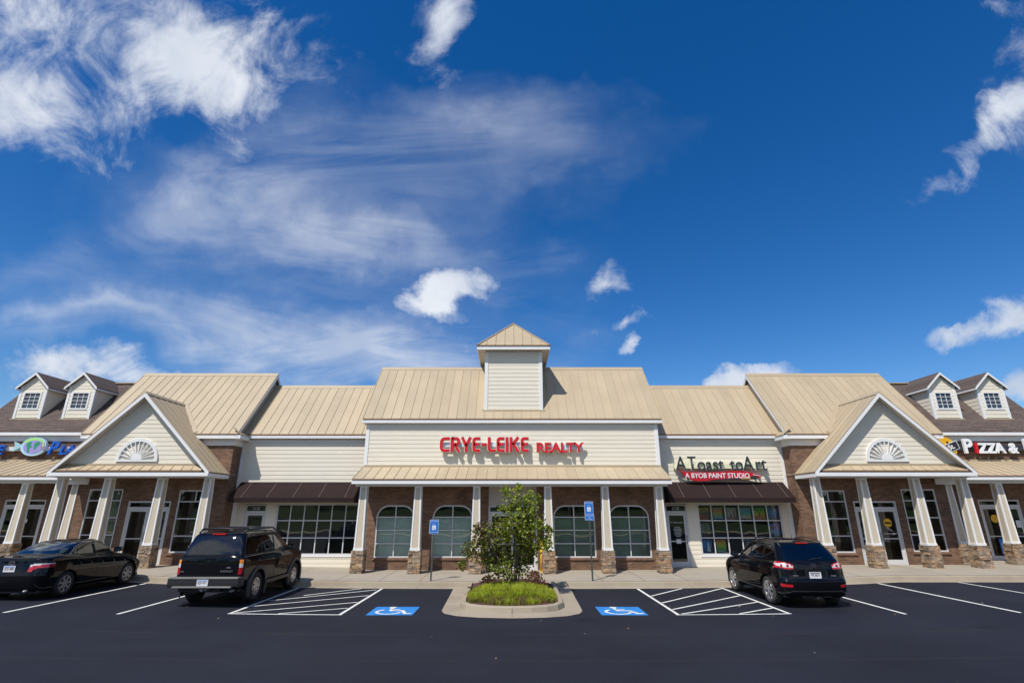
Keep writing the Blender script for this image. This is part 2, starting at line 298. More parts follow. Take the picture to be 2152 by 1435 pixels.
def asphalt():
    m = bpy.data.materials.new('sealed_asphalt'); m.use_nodes = True
    t = m.node_tree; n = t.nodes; l = t.links; b = n['Principled BSDF']; b.inputs['Roughness'].default_value = .75; b.inputs['Specular IOR Level'].default_value = .25
    tc = n.new('ShaderNodeTexCoord')
    def nz(s, d, r=.6, st=None):
        src = tc.outputs['Object']
        if st:
            mp = n.new('ShaderNodeMapping'); mp.inputs['Scale'].default_value = st; l.new(src, mp.inputs[0]); src = mp.outputs[0]
        x = n.new('ShaderNodeTexNoise'); x.inputs['Scale'].default_value = s; x.inputs['Detail'].default_value = d; x.inputs['Roughness'].default_value = r; l.new(src, x.inputs[0]); return x.outputs[0]
    def rng(v, a, b_, c, d):
        x = n.new('ShaderNodeMapRange'); l.new(v, x.inputs[0])
        for i, k in enumerate((a, b_, c, d)): x.inputs[i + 1].default_value = k
        return x.outputs[0]
    def mul(a, b_):
        x = n.new('ShaderNodeMath'); x.operation = 'MULTIPLY'; l.new(a, x.inputs[0]); l.new(b_, x.inputs[1]); return x.outputs[0]
    big = rng(nz(.35, 8, .6), .3, .7, .76, 1.30)
    streak = rng(nz(.5, 6, .6, (.25, 2.2, 1)), .3, .7, .90, 1.10)
    fine = rng(nz(120, 2, .7), .35, .75, .72, 1.35)
    f = mul(mul(big, streak), fine)
    vm = n.new('ShaderNodeVectorMath'); vm.operation = 'SCALE'; vm.inputs[0].default_value = (.0130, .0146, .0235); l.new(f, vm.inputs['Scale'])
    # scattered pale grit and faint brown dust
    vo = n.new('ShaderNodeTexVoronoi'); vo.inputs['Scale'].default_value = 3.2; l.new(tc.outputs['Object'], vo.inputs['Vector'])
    grit = rng(vo.outputs['Distance'], .02, .045, 1, 0)
    dust = rng(nz(.22, 7, .7, (.4, 1.6, 1)), .56, .8, 0, .35)
    vo2 = n.new('ShaderNodeTexVoronoi'); vo2.inputs['Scale'].default_value = .42; l.new(tc.outputs['Object'], vo2.inputs['Vector'])
    oil = rng(vo2.outputs['Distance'], .04, .16, .55, 1.0); ml = n.new('ShaderNodeVectorMath'); ml.operation = 'SCALE'; l.new(vm.outputs[0], ml.inputs[0]); l.new(oil, ml.inputs['Scale']); vm = ml
    c1 = mixcol(t, dust, vm.outputs[0], (.045, .038, .032))
    mg = n.new('ShaderNodeMath'); mg.operation = 'MULTIPLY'; mg.inputs[1].default_value = .16; l.new(grit, mg.inputs[0])
    c2 = mixcol(t, mg.outputs[0], c1, (.35, .32, .28))
    l.new(c2, b.inputs['Base Color'])
    bp = n.new('ShaderNodeBump'); bp.inputs['Strength'].default_value = .35; bp.inputs['Distance'].default_value = .006; l.new(nz(120, 2, .7), bp.inputs['Height']); l.new(bp.outputs[0], b.inputs['Normal'])
    return m
M['asphalt'] = asphalt()
M['mulch'] = mat('red_mulch', (.085, .035, .025), .95, var=.35, vs=14, bump=.9, bs=40, fine=.3, fs=50)
M['lawn'] = mat('lawn_green', (.045, .085, .014), .95, var=.3, vs=.3, fine=.25, fs=3)

def leafmat(name, a, b_, c3, trans=.35):
    m = bpy.data.materials.new(name); m.use_nodes = True
    t = m.node_tree; n = t.nodes; l = t.links; n.clear()
    o = n.new('ShaderNodeOutputMaterial'); at = n.new('ShaderNodeAttribute'); at.attribute_name = 'tone'
    cr = n.new('ShaderNodeValToRGB'); l.new(at.outputs['Fac'], cr.inputs[0]); e = cr.color_ramp.elements
    e[0].color = (*a, 1); e[1].color = (*c3, 1); x = e.new(.5); x.color = (*b_, 1)
    d = n.new('ShaderNodeBsdfPrincipled'); d.inputs['Roughness'].default_value = .5; l.new(cr.outputs[0], d.inputs['Base Color'])
    tr = n.new('ShaderNodeBsdfTranslucent'); l.new(cr.outputs[0], tr.inputs[0])
    mx = n.new('ShaderNodeMixShader'); mx.inputs[0].default_value = trans; l.new(d.outputs[0], mx.inputs[1]); l.new(tr.outputs[0], mx.inputs[2]); l.new(mx.outputs[0], o.inputs[0])
    return m
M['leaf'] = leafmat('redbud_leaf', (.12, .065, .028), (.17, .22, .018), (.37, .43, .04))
M['grassblade'] = leafmat('grass_blade', (.22, .16, .06), (.34, .42, .02), (.60, .66, .05), .45)
M['shrubleaf'] = leafmat('shrub_leaf', (.16, .04, .03), (.24, .10, .04), (.26, .20, .06))
M['fartree'] = leafmat('far_leaf', (.02, .04, .008), (.035, .065, .012), (.06, .10, .02), .2)
M['bark'] = mat('grey_bark', (.16, .125, .10), .9, var=.3, vs=20, bump=.6, bs=60)

# ------------------------------------------------------------------ mesh helpers
def pieces(name, mm, parent, boxes, **k):
    for b in boxes:
        q = MB(); q.box(*b); q.build(name, mm, parent, **k)
class MB:
    def __init__(s): s.v = []; s.f = []; s.t = []
    def add(s, vs, fs, tone=.5):
        k = len(s.v); s.v += [tuple(p) for p in vs]; s.f += [tuple(i + k for i in f) for f in fs]; s.t += [tone] * len(fs); return s
    def box(s, x0, x1, y0, y1, z0, z1, tone=.5):
        return s.add([(x0, y0, z0), (x1, y0, z0), (x1, y1, z0), (x0, y1, z0), (x0, y0, z1), (x1, y0, z1), (x1, y1, z1), (x0, y1, z1)],
                     [(0, 3, 2, 1), (4, 5, 6, 7), (0, 1, 5, 4), (1, 2, 6, 5), (2, 3, 7, 6), (3, 0, 4, 7)], tone)
    def quad(s, a, b, c, d, tone=.5): return s.add([a, b, c, d], [(0, 1, 2, 3)], tone)
    def poly(s, pts, tone=.5): return s.add(pts, [tuple(range(len(pts)))], tone)
    def prism(s, pts, vec, tone=.5):
        n = len(pts); v = Vector(vec); top = [tuple(Vector(p) + v) for p in pts]
        fs = [tuple(range(n))[::-1], tuple(range(n, 2 * n))] + [(i, (i + 1) % n, (i + 1) % n + n, i + n) for i in range(n)]
        return s.add(list(pts) + top, fs, tone)
    def bar(s, a, b, w, h=None, up=(0, 0, 1), tone=.5):
        a = Vector(a); b = Vector(b); h = h or w; d = (b - a).normalized(); u = Vector(up)
        sd = d.cross(u)
        if sd.length < 1e-4: sd = d.cross(Vector((0, 1, 0)))
        sd.normalize(); u = sd.cross(d)
        c = [sd * (i * w / 2) + u * (j * h / 2) for i, j in ((-1, -1), (1, -1), (1, 1), (-1, 1))]
        return s.add([a + q for q in c] + [b + q for q in c], [(3, 2, 1, 0), (4, 5, 6, 7), (0, 1, 5, 4), (1, 2, 6, 5), (2, 3, 7, 6), (3, 0, 4, 7)], tone)
    def tube(s, pts, rs, n=8, tone=.5, caps=True):
        pts = [Vector(p) for p in pts]
        if isinstance(rs, (int, float)): rs = [rs] * len(pts)
        k = len(s.v); prev = None
        for i, p in enumerate(pts):
            d = (pts[min(i + 1, len(pts) - 1)] - pts[max(i - 1, 0)]).normalized()
            if prev is None: a = d.cross(Vector((0.3, 1, .2))); a.normalize()
            else: a = (prev - d * prev.dot(d)).normalized()
            prev = a; b = d.cross(a)
            for j in range(n):
                q = 2 * PI * j / n; s.v.append(tuple(p + (a * math.cos(q) + b * math.sin(q)) * rs[i]))
        for i in range(len(pts) - 1):
            for j in range(n):
                s.f.append((k + i * n + j, k + i * n + (j + 1) % n, k + (i + 1) * n + (j + 1) % n, k + (i + 1) * n + j)); s.t.append(tone)
        if caps:
            s.f.append(tuple(k + j for j in range(n))[::-1]); s.f.append(tuple(k + (len(pts) - 1) * n + j for j in range(n))); s.t += [tone, tone]
        return s
    def lathe(s, prof, axis='x', c=(0, 0, 0), n=32, tone=.5):   # prof: list of (axial, radius)
        k = len(s.v)
        for (a, r) in prof:
            for j in range(n):
                q = 2 * PI * j / n; x, y = r * math.cos(q), r * math.sin(q)
                p = {'x': (a, x, y), 'y': (x, a, y), 'z': (x, y, a)}[axis]
                s.v.append((p[0] + c[0], p[1] + c[1], p[2] + c[2]))
        for i in range(len(prof) - 1):
            for j in range(n):
                s.f.append((k + i * n + j, k + i * n + (j + 1) % n, k + (i + 1) * n + (j + 1) % n, k + (i + 1) * n + j)); s.t.append(tone)
        return s
    def build(s, name, m, parent=None, smooth=False, loc=None, kind=None, label=None, tones=False, fix=True):
        me = bpy.data.meshes.new(name); o = None
        org = Vector(loc) if loc is not None else Vector((0, 0, 0))
        me.from_pydata([(p[0] - org.x, p[1] - org.y, p[2] - org.z) for p in s.v], [], s.f)
        me.materials.append(m)
        if tones:
            at = me.attributes.new('tone', 'FLOAT', 'FACE'); at.data.foreach_set('value', s.t)
        if fix:
            bm = bmesh.new(); bm.from_mesh(me); bmesh.ops.recalc_face_normals(bm, faces=bm.faces); bm.to_mesh(me); bm.free()
        if smooth: me.polygons.foreach_set('use_smooth', [True] * len(me.polygons))
        me.update()
        o = bpy.data.objects.new(name, me); COL.objects.link(o); o.location = org
        if parent:
            o.parent = parent; q = parent; w = Vector((0, 0, 0))
            while q is not None: w += q.location; q = q.parent
            o.location = org - w
        if kind: o['kind'] = kind
        if label: o['label'] = label
        return o
def local(mb, root):
    l = root.location
    mb.v = [(p[0] - l.x, p[1] - l.y, p[2] - l.z) for p in mb.v]; return mb
def thing(name, label, cat, loc=(0, 0, 0), rz=0, group=None):
    o = bpy.data.objects.new(name, None); COL.objects.link(o); o.location = loc; o.rotation_euler = (0, 0, rz); o.empty_display_size = .2
    o['label'] = label; o['category'] = cat
    if group: o['group'] = group
    return o
def tag(o, label, cat, group=None):
    o['label'] = label; o['category'] = cat
    if group: o['group'] = group
    return o
def gz(x): return .2 * min(abs(x) / 13.0, 1.0) ** 3

_tx = {}
def text_mb(s, size, x, y, z, depth=.05, align='LEFT', bold=0.0, shear=0.0, sx=1.0, sp=1.0, face='-y', rotx=None, Mx=None):
    """flat lettering as mesh geometry, standing in the XZ plane and facing the camera side (-Y)"""
    cu = bpy.data.curves.new('t', 'FONT'); cu.body = s; cu.size = size; cu.extrude = depth / 2; cu.align_x = align; cu.offset = bold
    cu.shear = shear; cu.space_character = sp; cu.resolution_u = 5
    ob = bpy.data.objects.new('t', cu); COL.objects.link(ob)
    dg = bpy.context.evaluated_depsgraph_get(); me = bpy.data.meshes.new_from_object(ob.evaluated_get(dg))
    mb = MB()
    vs = []
    for v in me.vertices:
        p = (v.co.x * sx, v.co.y, v.co.z)
        vs.append((x + p[0], y - p[2], z + p[1]) if Mx is None else tuple(Mx @ Vector(p)))
    mb.add(vs, [tuple(p.vertices) for p in me.polygons])
    bpy.data.objects.remove(ob); bpy.data.curves.remove(cu); bpy.data.meshes.remove(me)
    return mb
def stroke(mb, pts, w, y0, y1, closed=False, f=None, tone=.5):
    """thick polyline in XZ with mitred joints, extruded from y0 to y1; f maps (x,z,y)->xyz"""
    P = [Vector((p[0], p[1])) for p in pts]; n = len(P); Lf = []; Rt = []
    for i in range(n):
        a = P[(i - 1) % n] if (closed or i > 0) else None; b = P[(i + 1) % n] if (closed or i < n - 1) else None
        d1 = (P[i] - a).normalized() if a is not None else None; d2 = (b - P[i]).normalized() if b is not None else None
        if d1 is None: d1 = d2
        if d2 is None: d2 = d1
        t = (d1 + d2)
        if t.length < 1e-5: t = d1
        t.normalize(); nn = Vector((-t.y, t.x)); k = max(.45, nn.dot(Vector((-d1.y, d1.x))))
        Lf.append(P[i] + nn * (w / 2 / k)); Rt.append(P[i] - nn * (w / 2 / k))
    F = f or (lambda x, z, y: (x, y, z))
    k = len(mb.v)
    for i in range(n):
        for q, y in ((Lf[i], y0), (Rt[i], y0), (Rt[i], y1), (Lf[i], y1)): mb.v.append(F(q.x, q.y, y))
    m = n if closed else n - 1
    for i in range(m):
        a = k + 4 * i; b = k + 4 * ((i + 1) % n)
        for j in range(4): mb.f.append((a + j, a + (j + 1) % 4, b + (j + 1) % 4, b + j)); mb.t.append(tone)
    if not closed:
        mb.f.append((k, k + 1, k + 2, k + 3)); mb.f.append((k + 4 * (n - 1) + 3, k + 4 * (n - 1) + 2, k + 4 * (n - 1) + 1, k + 4 * (n - 1))); mb.t += [tone, tone]
def arc(cx, cz, rx, rz, a0, a1, n=10):
    return [(cx + rx * math.cos(R(a0 + (a1 - a0) * i / n)), cz + rz * math.sin(R(a0 + (a1 - a0) * i / n))) for i in range(n + 1)]
# ================================================================== SETTING: ground, kerbs, walk
def slab(mb, xs, ys, zf):
    k = len(mb.v); ny = len(ys)
    for x in xs:
        for y in ys: mb.v.append((x, y, zf(x, y)))
    for i in range(len(xs) - 1):
        for j in range(ny - 1):
            a = k + i * ny + j; mb.f.append((a, a + ny, a + ny + 1, a + 1)); mb.t.append(.5)
def lin(a, b, n): return [a + (b - a) * i / n for i in range(n + 1)]
KY = 18.9      # where the asphalt meets the concrete gutter
m = MB(); slab(m, [-400, -120, -60] + lin(-40, 40, 60) + [60, 120, 400], [-9, 0, 8, 12, 16, 19.2, 25, 40, 90, 300, 900], lambda x, y: gz(x))
m.build('parking_lot', M['asphalt'], kind='structure', fix=False)
# gutter pan + kerb face + walk as three sheets that step up
GX = lin(-34, 34, 68)
m = MB(); slab(m, GX, [KY, KY + .42], lambda x, y: gz(x) + .004 + (y - KY) * .01)
m.build('gutter_pan', M['kerbc'], kind='structure', fix=False)
m = MB()
for i in range(len(GX) - 1):
    a, b = GX[i], GX[i + 1]
    if abs((a + b) / 2) < 1.2: pass
    za, zb = gz(a), gz(b); y0 = KY + .42
    prof = [(y0, .0), (y0 + .03, .13), (y0 + .06, .15), (y0 + .17, .152)]
    for j in range(3):
        m.quad((a, prof[j][0], za + prof[j][1]), (b, prof[j][0], zb + prof[j][1]), (b, prof[j + 1][0], zb + prof[j + 1][1]), (a, prof[j + 1][0], za + prof[j + 1][1]))
m.build('kerb', M['kerbc'], kind='structure', fix=False)
m = MB(); slab(m, GX, [KY + .59, 20.5, 21.5, 22.5, 26], lambda x, y: gz(x) + .150 + (y - KY) * .013)
m.build('sidewalk', M['concrete'], kind='structure', fix=False)
def sw(x, y): return gz(x) + .150 + (y - KY) * .013
m = MB()
for x in (-29, -25.5, -22, -18.6, -15, -12.1, -9.0, -6.1, -4.6, -3.2, 3.15, 4.6, 6.1, 9.2, 12.1, 15.2, 18.7, 22, 25.5):
    y0, y1 = KY + .60, 23.4; sk = 0
    m.quad((x - .012, y0, sw(x, y0) + .003), (x + .012, y0, sw(x, y0) + .003), (x + .012 + sk, y1, sw(x, y1) + .003), (x - .012 + sk, y1, sw(x, y1) + .003))
    m.quad((x - .006, KY + .01, gz(x) + .0075), (x + .006, KY + .01, gz(x) + .0075), (x + .006, KY + .41, gz(x) + .011), (x - .006, KY + .41, gz(x) + .011))
m.build('sidewalk_joints', M['joint'], kind='structure', fix=False)

# painted markings (each strip follows the ground a few mm above the asphalt)
def strip(mb, a, b, w, e):
    a = Vector(a); b = Vector(b); d = (b - a); n = max(1, int(d.length / .5)); s = Vector((-d.y, d.x)).normalized() * w / 2
    for i in range(n):
        p = a + d * (i / n); q = a + d * ((i + 1) / n)
        c = [p - s, q - s, q + s, p + s]
        mb.quad(*[(v.x, v.y, gz(v.x) + e) for v in c])
m = MB()
for sx in (-1, 1):
    xs = (7.10, 9.68, 12.22, 14.85, 17.5) if sx < 0 else (6.98, 9.66, 12.22, 14.92, 17.6)
    for i, x in enumerate(xs):
        strip(m, (sx * x, (14.5, 14.1, 13.8, 13.6, 13.5)[i]), (sx * x, KY - .02), .085, .006)
    xi = 4.33 if sx < 0 else 4.18
    strip(m, (sx * xi, 14.5), (sx * xi, KY - .02), .085, .006)
    strip(m, (sx * (xi - .05), 14.46), (sx * (xs[0] + .05), 14.46), .075, .004)
for a, b in (((-6.35, 17.35), (-5.0, 18.85)), ((-6.98, 16.35), (-4.45, 18.6)), ((-7.05, 15.45), (-4.40, 17.45)), ((-7.0, 14.56), (-4.40, 16.25)), ((-5.9, 14.52), (-4.40, 15.35)),
             ((4.24, 17.35), (5.65, 18.85)), ((4.24, 16.15), (6.93, 18.75)), ((4.24, 15.15), (6.94, 17.3)), ((4.30, 14.55), (6.95, 16.15)), ((5.75, 14.52), (6.95, 15.25))):
    strip(m, a, b, .072, .008)
m.build('parking_lines', M['roadwhite'], kind='structure', fix=False)
for cx, nm in ((-3.09, 0), (2.84, 1)):
    mb = MB(); x0, x1, y0, y1 = cx - .585, cx + .585, 14.42, 15.58
    mb.quad((x0, y0, gz(cx) + .005), (x1, y0, gz(cx) + .005), (x1, y1, gz(cx) + .005), (x0, y1, gz(cx) + .005))
    mb.build('parking_symbol_panel', M['roadblue'], kind='structure', fix=False)
    mb = MB(); sc = 1.16; F = lambda x, z, y: (cx + (x - .5) * sc, 15.0 + (z - .5) * sc, gz(cx) + .009)
    def fl(pts, w, closed=False):
        t = MB(); stroke(t, pts, w, 0, 0, closed, F)
        mb.v += [] ; k = len(mb.v); mb.v += t.v
        n = len(pts)
        for i in range(n - 1):
            a, b = k + 4 * i, k + 4 * (i + 1); mb.f.append((a, a + 1, b + 1, b)); mb.t.append(.5)
    fl([(.40, .80), (.44, .50), (.70, .50), (.82, .16), (.95, .19)], .085)
    fl([(.42, .66), (.62, .66)], .06)
    k = len(mb.v); pts = arc(.40, .895, .085, .085, 0, 360, 12)[:-1]; mb.poly([F(p[0], p[1], 0) for p in pts])
    fl(arc(.42, .38, .27, .28, 125, 345, 14), .07)
    mb.build('parking_symbol', M['roadwhite'], kind='structure', fix=False)
# dark patch on the asphalt at far left
m = MB(); m.poly([(-11.05 + .6 * math.cos(a), 12.45 + .22 * math.sin(a), gz(9.75) + .003) for a in [2 * PI * i / 18 for i in range(18)]])
m.build('asphalt_patch', mat('dark_patch', (.010, .011, .014), .55, var=.2), kind='structure', fix=False)

m = MB()
for y, w_, ph in ((12.35, .035, 0), (10.35, .025, 2)):
    for i in range(90):
        x = -22 + i * .5; f = lambda q: y + .05 * mnoise.noise(Vector((q * .3, ph, 0)))
        if mnoise.noise(Vector((x * .35, ph + 5, 0))) < -.12: continue
        m.quad((x, f(x), gz(x) + .003), (x + .5, f(x + .5), gz(x + .5) + .003), (x + .5, f(x + .5) + w_, gz(x + .5) + .003), (x, f(x) + w_, gz(x) + .003))
m.build('paving_seam', mat('paving_seam', (.035, .029, .025), .85, var=.35, vs=3), kind='structure', fix=False)
# island: gutter apron, kerb ring, soil
def rr(pts, s=1): return pts
OUT = [(-1.97, KY + .42), (-1.90, 17.2), (-1.86, 15.6), (-1.84, 15.0), (-1.72, 14.62), (-1.38, 14.32), (-.8, 14.12), (0, 14.04)]
OUT = OUT + [(-x, y) for x, y in OUT[::-1][1:]]
INN = [(-1.50, KY + .42), (-1.46, 17.2), (-1.44, 15.9), (-1.40, 15.35), (-1.22, 14.98), (-.92, 14.76), (-.5, 14.62), (0, 14.57)]
INN = INN + [(-x, y) for x, y in INN[::-1][1:]]
m = MB()
for i in range(len(OUT) - 1):
    m.quad((*OUT[i], .0065), (*OUT[i + 1], .0065), (*INN[i + 1], .02), (*INN[i], .02))
m.build('island_apron', M['kerbc'], kind='structure', fix=False)
def inset(P, d):
    o = []
    for i in range(len(P)):
        a = Vector(P[max(i - 1, 0)]); b = Vector(P[min(i + 1, len(P) - 1)]); t = (b - a).normalized(); nn = Vector((-t.y, t.x)); o.append((P[i][0] + nn.x * d, P[i][1] + nn.y * d))
    return o
m = MB(); rings = [(INN, .01), (inset(INN, .03), .14), (inset(INN, .06), .165), (inset(INN, .16), .168), (inset(INN, .165), .09)]
for (A, za), (B, zb) in zip(rings, rings[1:]):
    for i in range(len(A) - 1): m.quad((*A[i], za), (*A[i + 1], za), (*B[i + 1], zb), (*B[i], zb))
m.build('island_kerb', M['kerbc'], kind='structure', fix=False, smooth=False)
m = MB(); m.quad((-.006, 14.06, .0105), (.006, 14.06, .0105), (.006, 14.56, .023), (-.006, 14.56, .023)); m.quad((-.006, 14.556, .02), (.006, 14.556, .02), (.006, 14.59, .14), (-.006, 14.59, .14))
m.build('island_joint', M['joint'], kind='structure', fix=False)
I2 = inset(INN, .163); m = MB()
soil = lambda x, y: .11 + .17 * max(0, 1 - (x / 1.3) ** 2) * max(0, min(1, (y - 14.7) / 1.2))
nI = len(I2) // 2
for i in range(nI):
    a, b = I2[i], I2[i + 1]; c, d = I2[-1 - i], I2[-2 - i]
    for j in range(10):
        f0, f1 = j / 10, (j + 1) / 10
        P = lambda p, q, f: (p[0] + (q[0] - p[0]) * f, p[1] + (q[1] - p[1]) * f)
        q = [P(a, c, f0), P(a, c, f1), P(b, d, f1), P(b, d, f0)]
        m.poly([(x, y, soil(x, y)) for x, y in q])
m.build('mulch_bed', M['mulch'], kind='structure', fix=False)
# ================================================================== what lies behind the camera (seen in glass and paint)
m = MB(); slab(m, lin(-120, 120, 24), [-9.0, -11, -18, -26, -40, -80], lambda x, y: gz(x) + .12 + max(0, -y - 11) * .075 + 1.2 * mnoise.noise(Vector((x * .05, y * .07, 3))) * min(1, max(0, -y - 11) / 8))
m.build('lawn', M['lawn'], kind='structure', fix=False)
m = MB(); slab(m, lin(-120, 120, 24), [-19, -24], lambda x, y: 1.1 + max(0, -y - 19) * .01 + gz(x))
m.build('road', mat('grey_road', (.16, .16, .16), .9), kind='structure', fix=False)
m = MB()
for i in range(46):
    cx = -95 + i * 4.3 + random.uniform(-1.5, 1.5); cy = random.uniform(-52, -40); h = random.uniform(6, 12); r = random.uniform(2.2, 3.6)
    for _ in range(170):
        a = random.uniform(0, 2 * PI); zz = random.random(); rr_ = r * math.sqrt(1 - (2 * zz - 1) ** 2 * .8) * random.uniform(.55, 1.05)
        p = Vector((cx + rr_ * math.cos(a), cy + rr_ * math.sin(a), 2.2 + zz * h)); s = random.uniform(.45, .95)
        e1 = Vector((random.uniform(-1, 1), random.uniform(-1, 1), random.uniform(-1, 1))).normalized(); e2 = e1.cross(Vector((random.random(), .3, 1))).normalized()
        m.quad(p - e1 * s, p - e2 * s * .7, p + e1 * s, p + e2 * s * .7, random.random())
m.build('distant_woods', M['fartree'], kind='stuff', tones=True, fix=False)

# ================================================================== BUILDING
WY = 22.5          # brick fronts
SY = 23.25         # recessed siding fronts
FY = 24.2          # outer storefront brick
BR = thing('shopping_centre', 'low brick and cream siding strip mall with tan metal roofs and central tower', 'building', (0, 22.5, .2))
def wallm(mb, x0, x1, z0, z1, Y, holes=(), rev=.10):
    xs = sorted(set([x0, x1] + [h[0] for h in holes] + [h[1] for h in holes])); zs = sorted(set([z0, z1] + [h[2] for h in holes] + [h[3] for h in holes]))
    for i in range(len(xs) - 1):
        for j in range(len(zs) - 1):
            cx = (xs[i] + xs[i + 1]) / 2; cz = (zs[j] + zs[j + 1]) / 2
            if any(h[0] < cx < h[1] and h[2] < cz < h[3] for h in holes): continue
            mb.quad((xs[i], Y, zs[j]), (xs[i + 1], Y, zs[j]), (xs[i + 1], Y, zs[j + 1]), (xs[i], Y, zs[j + 1]))
    for h in holes:
        a, b, c, d = h[:4]; r = h[4] if len(h) > 4 else 0; y2 = Y + rev
        mb.quad((a, Y, c), (a, y2, c), (a, y2, d - r), (a, Y, d - r)); mb.quad((b, Y, c), (b, y2, c), (b, y2, d - r), (b, Y, d - r))
        mb.quad((a, Y, c), (b, Y, c), (b, y2, c), (a, y2, c)); mb.quad((a + r, Y, d), (b - r, Y, d), (b - r, y2, d), (a + r, y2, d))
        if r:
            for cx, sx in ((a + r, -1), (b - r, 1)):
                A = [(cx + sx * r * math.cos(R(t)), d - r + r * math.sin(R(t))) for t in range(0, 91, 10)]
                cor = (cx + sx * r, d)
                for p, q in zip(A, A[1:]):
                    mb.poly([(p[0], Y, p[1]), (q[0], Y, q[1]), (cor[0], Y, cor[1])]); mb.quad((p[0], Y, p[1]), (q[0], Y, q[1]), (q[0], y2, q[1]), (p[0], y2, p[1]))
def siding(mb, z0, z1, Y, xr, holes=(), ex=.178, lip=.011, T=None):
    """lap siding: each board leans out at its lower edge. xr(z)->(xa,xb). T maps (x,y,z) for side walls"""
    T = T or (lambda x, y, z: (x, y, z)); z = z0
    while z < z1 - .003:
        zt = min(z + ex, z1); cuts = sorted(set([z, zt] + [c for h in holes for c in (h[2], h[3]) if z + .002 < c < zt - .002]))
        for ca, cbb in zip(cuts, cuts[1:]):
            xa0, xb0 = xr(ca); xa1, xb1 = xr(cbb); hs_ = [h for h in holes if h[2] < (ca + cbb) / 2 < h[3]]
            segs = []; cur0, cur1 = xa0, xa1
            for h in sorted(hs_): segs.append((cur0, cur1, h[0], h[0])); cur0 = cur1 = h[1]
            segs.append((cur0, cur1, xb0, xb1))
            y0 = Y - lip * (1 - (ca - z) / ex); y1 = Y - lip * (1 - (cbb - z) / ex)
            for p0, p1, q0, q1 in segs:
                if q0 - p0 < .003: continue
                mb.quad(T(p0, y0, ca), T(q0, y0, ca), T(q1, y1, cbb), T(p1, y1, cbb))
                if ca == z: mb.quad(T(p0, Y, ca), T(q0, Y, ca), T(q0, y0, ca), T(p0, y0, ca))
        z = zt
def metalroof(P, name, parent, pitch=.40, thick=.05, seam=.009, off=0.0, edge=True, label=None):
    """P = eave-left, eave-right, ridge-right, ridge-left (world). Panels as separate toned strips with standing seams"""
    a, b, c, d = [Vector(p) for p in P]; W0 = (b - a).length; n = max(1, round(W0 / pitch)); nn = (b - a).cross(d - a).normalized()
    if nn.z < 0: nn = -nn
    m = MB(); sm = MB()
    for i in range(n):
        t0, t1 = i / n, (i + 1) / n; q = [a.lerp(b, t0), a.lerp(b, t1), d.lerp(c, t1), d.lerp(c, t0)]
        m.quad(*q, tone=random.random())
    e = nn * -thick
    for p, q in ((a, b), (b, c), (c, d), (d, a)):
        if (p - q).length > .01: m.quad(p, q, q + e, p + e)
    m.quad(a + e, b + e, c + e, d + e)
    o = m.build(name, M['roof'], parent, tones=True, fix=False, label=label)
    for i in range(n + 1):
        t = i / n; p = a.lerp(b, t); q = d.lerp(c, t)
        if (p - q).length > .05: sm.bar(p + nn * .012, q + nn * .008, .018, seam + .016, up=nn)
    sm.build('standing_seam', M['seam'], o)
    if edge:
        g = MB(); dd = (a - d).normalized(); dz = Vector((0, 0, -.045)); g.add([a + dd * .012 + nn * .004, b + dd * .012 + nn * .004, b + dd * .012 + dz, a + dd * .012 + dz, a + nn * .004, b + nn * .004, b + dz, a + dz], [(0, 1, 2, 3), (4, 5, 6, 7), (0, 1, 5, 4), (3, 2, 6, 7)])
        g.build('drip_edge_shadow', M['drip_shadow'], o)  # eave strip coloured as a shadow line
    return o
def window(x0, x1, z0, z1, Y, cols, rows, parent=BR, arch=0, top_split=None, fw=.055, mw=.042, mtl='alu', name='window', pane='glass', label=None):
    f = MB(); yf, yb = Y + .015, Y + .075; h = fw / 2
    if arch:
        r = arch - h
        pts = [(x0 + h, z0 + h), (x1 - h, z0 + h)] + arc(x1 - h - r, z1 - h - r, r, r, 0, 90, 7) + arc(x0 + h + r, z1 - h - r, r, r, 90, 180, 7)
        stroke(f, pts, fw, yf, yb, closed=True)
    else:
        f.box(x0, x1, yf, yb, z0, z0 + fw); f.box(x0, x1, yf, yb, z1 - fw, z1); f.box(x0, x0 + fw, yf, yb, z0 + fw, z1 - fw); f.box(x1 - fw, x1, yf, yb, z0 + fw, z1 - fw)
    for z in rows: f.box(x0 + fw, x1 - fw, yf + .008, yb - .008, z - mw / 2, z + mw / 2)
    zl = z0 + fw; zh = z1 - fw
    if top_split: x = (x0 + x1) / 2; f.box(x - mw / 2, x + mw / 2, yf + .011, yb - .011, top_split, zh)
    for c in cols: f.box(c - mw / 2, c + mw / 2, yf + .011, yb - .011, zl, zh)
    o = f.build(name, M[mtl], parent, label=label)
    p = MB(); y = Y + .045
    if arch:
        r = arch - h; pts = [(x0 + h, z0 + h), (x1 - h, z0 + h)] + arc(x1 - h - r, z1 - h - r, r, r, 0, 90, 7) + arc(x0 + h + r, z1 - h - r, r, r, 90, 180, 7)
        p.poly([(a, y, b) for a, b in pts])
    else: p.quad((x0 + h, y, z0 + h), (x1 - h, y, z0 + h), (x1 - h, y, z1 - h), (x0 + h, y, z1 - h))
    p.build('pane', M[pane], o, fix=False)
    return o
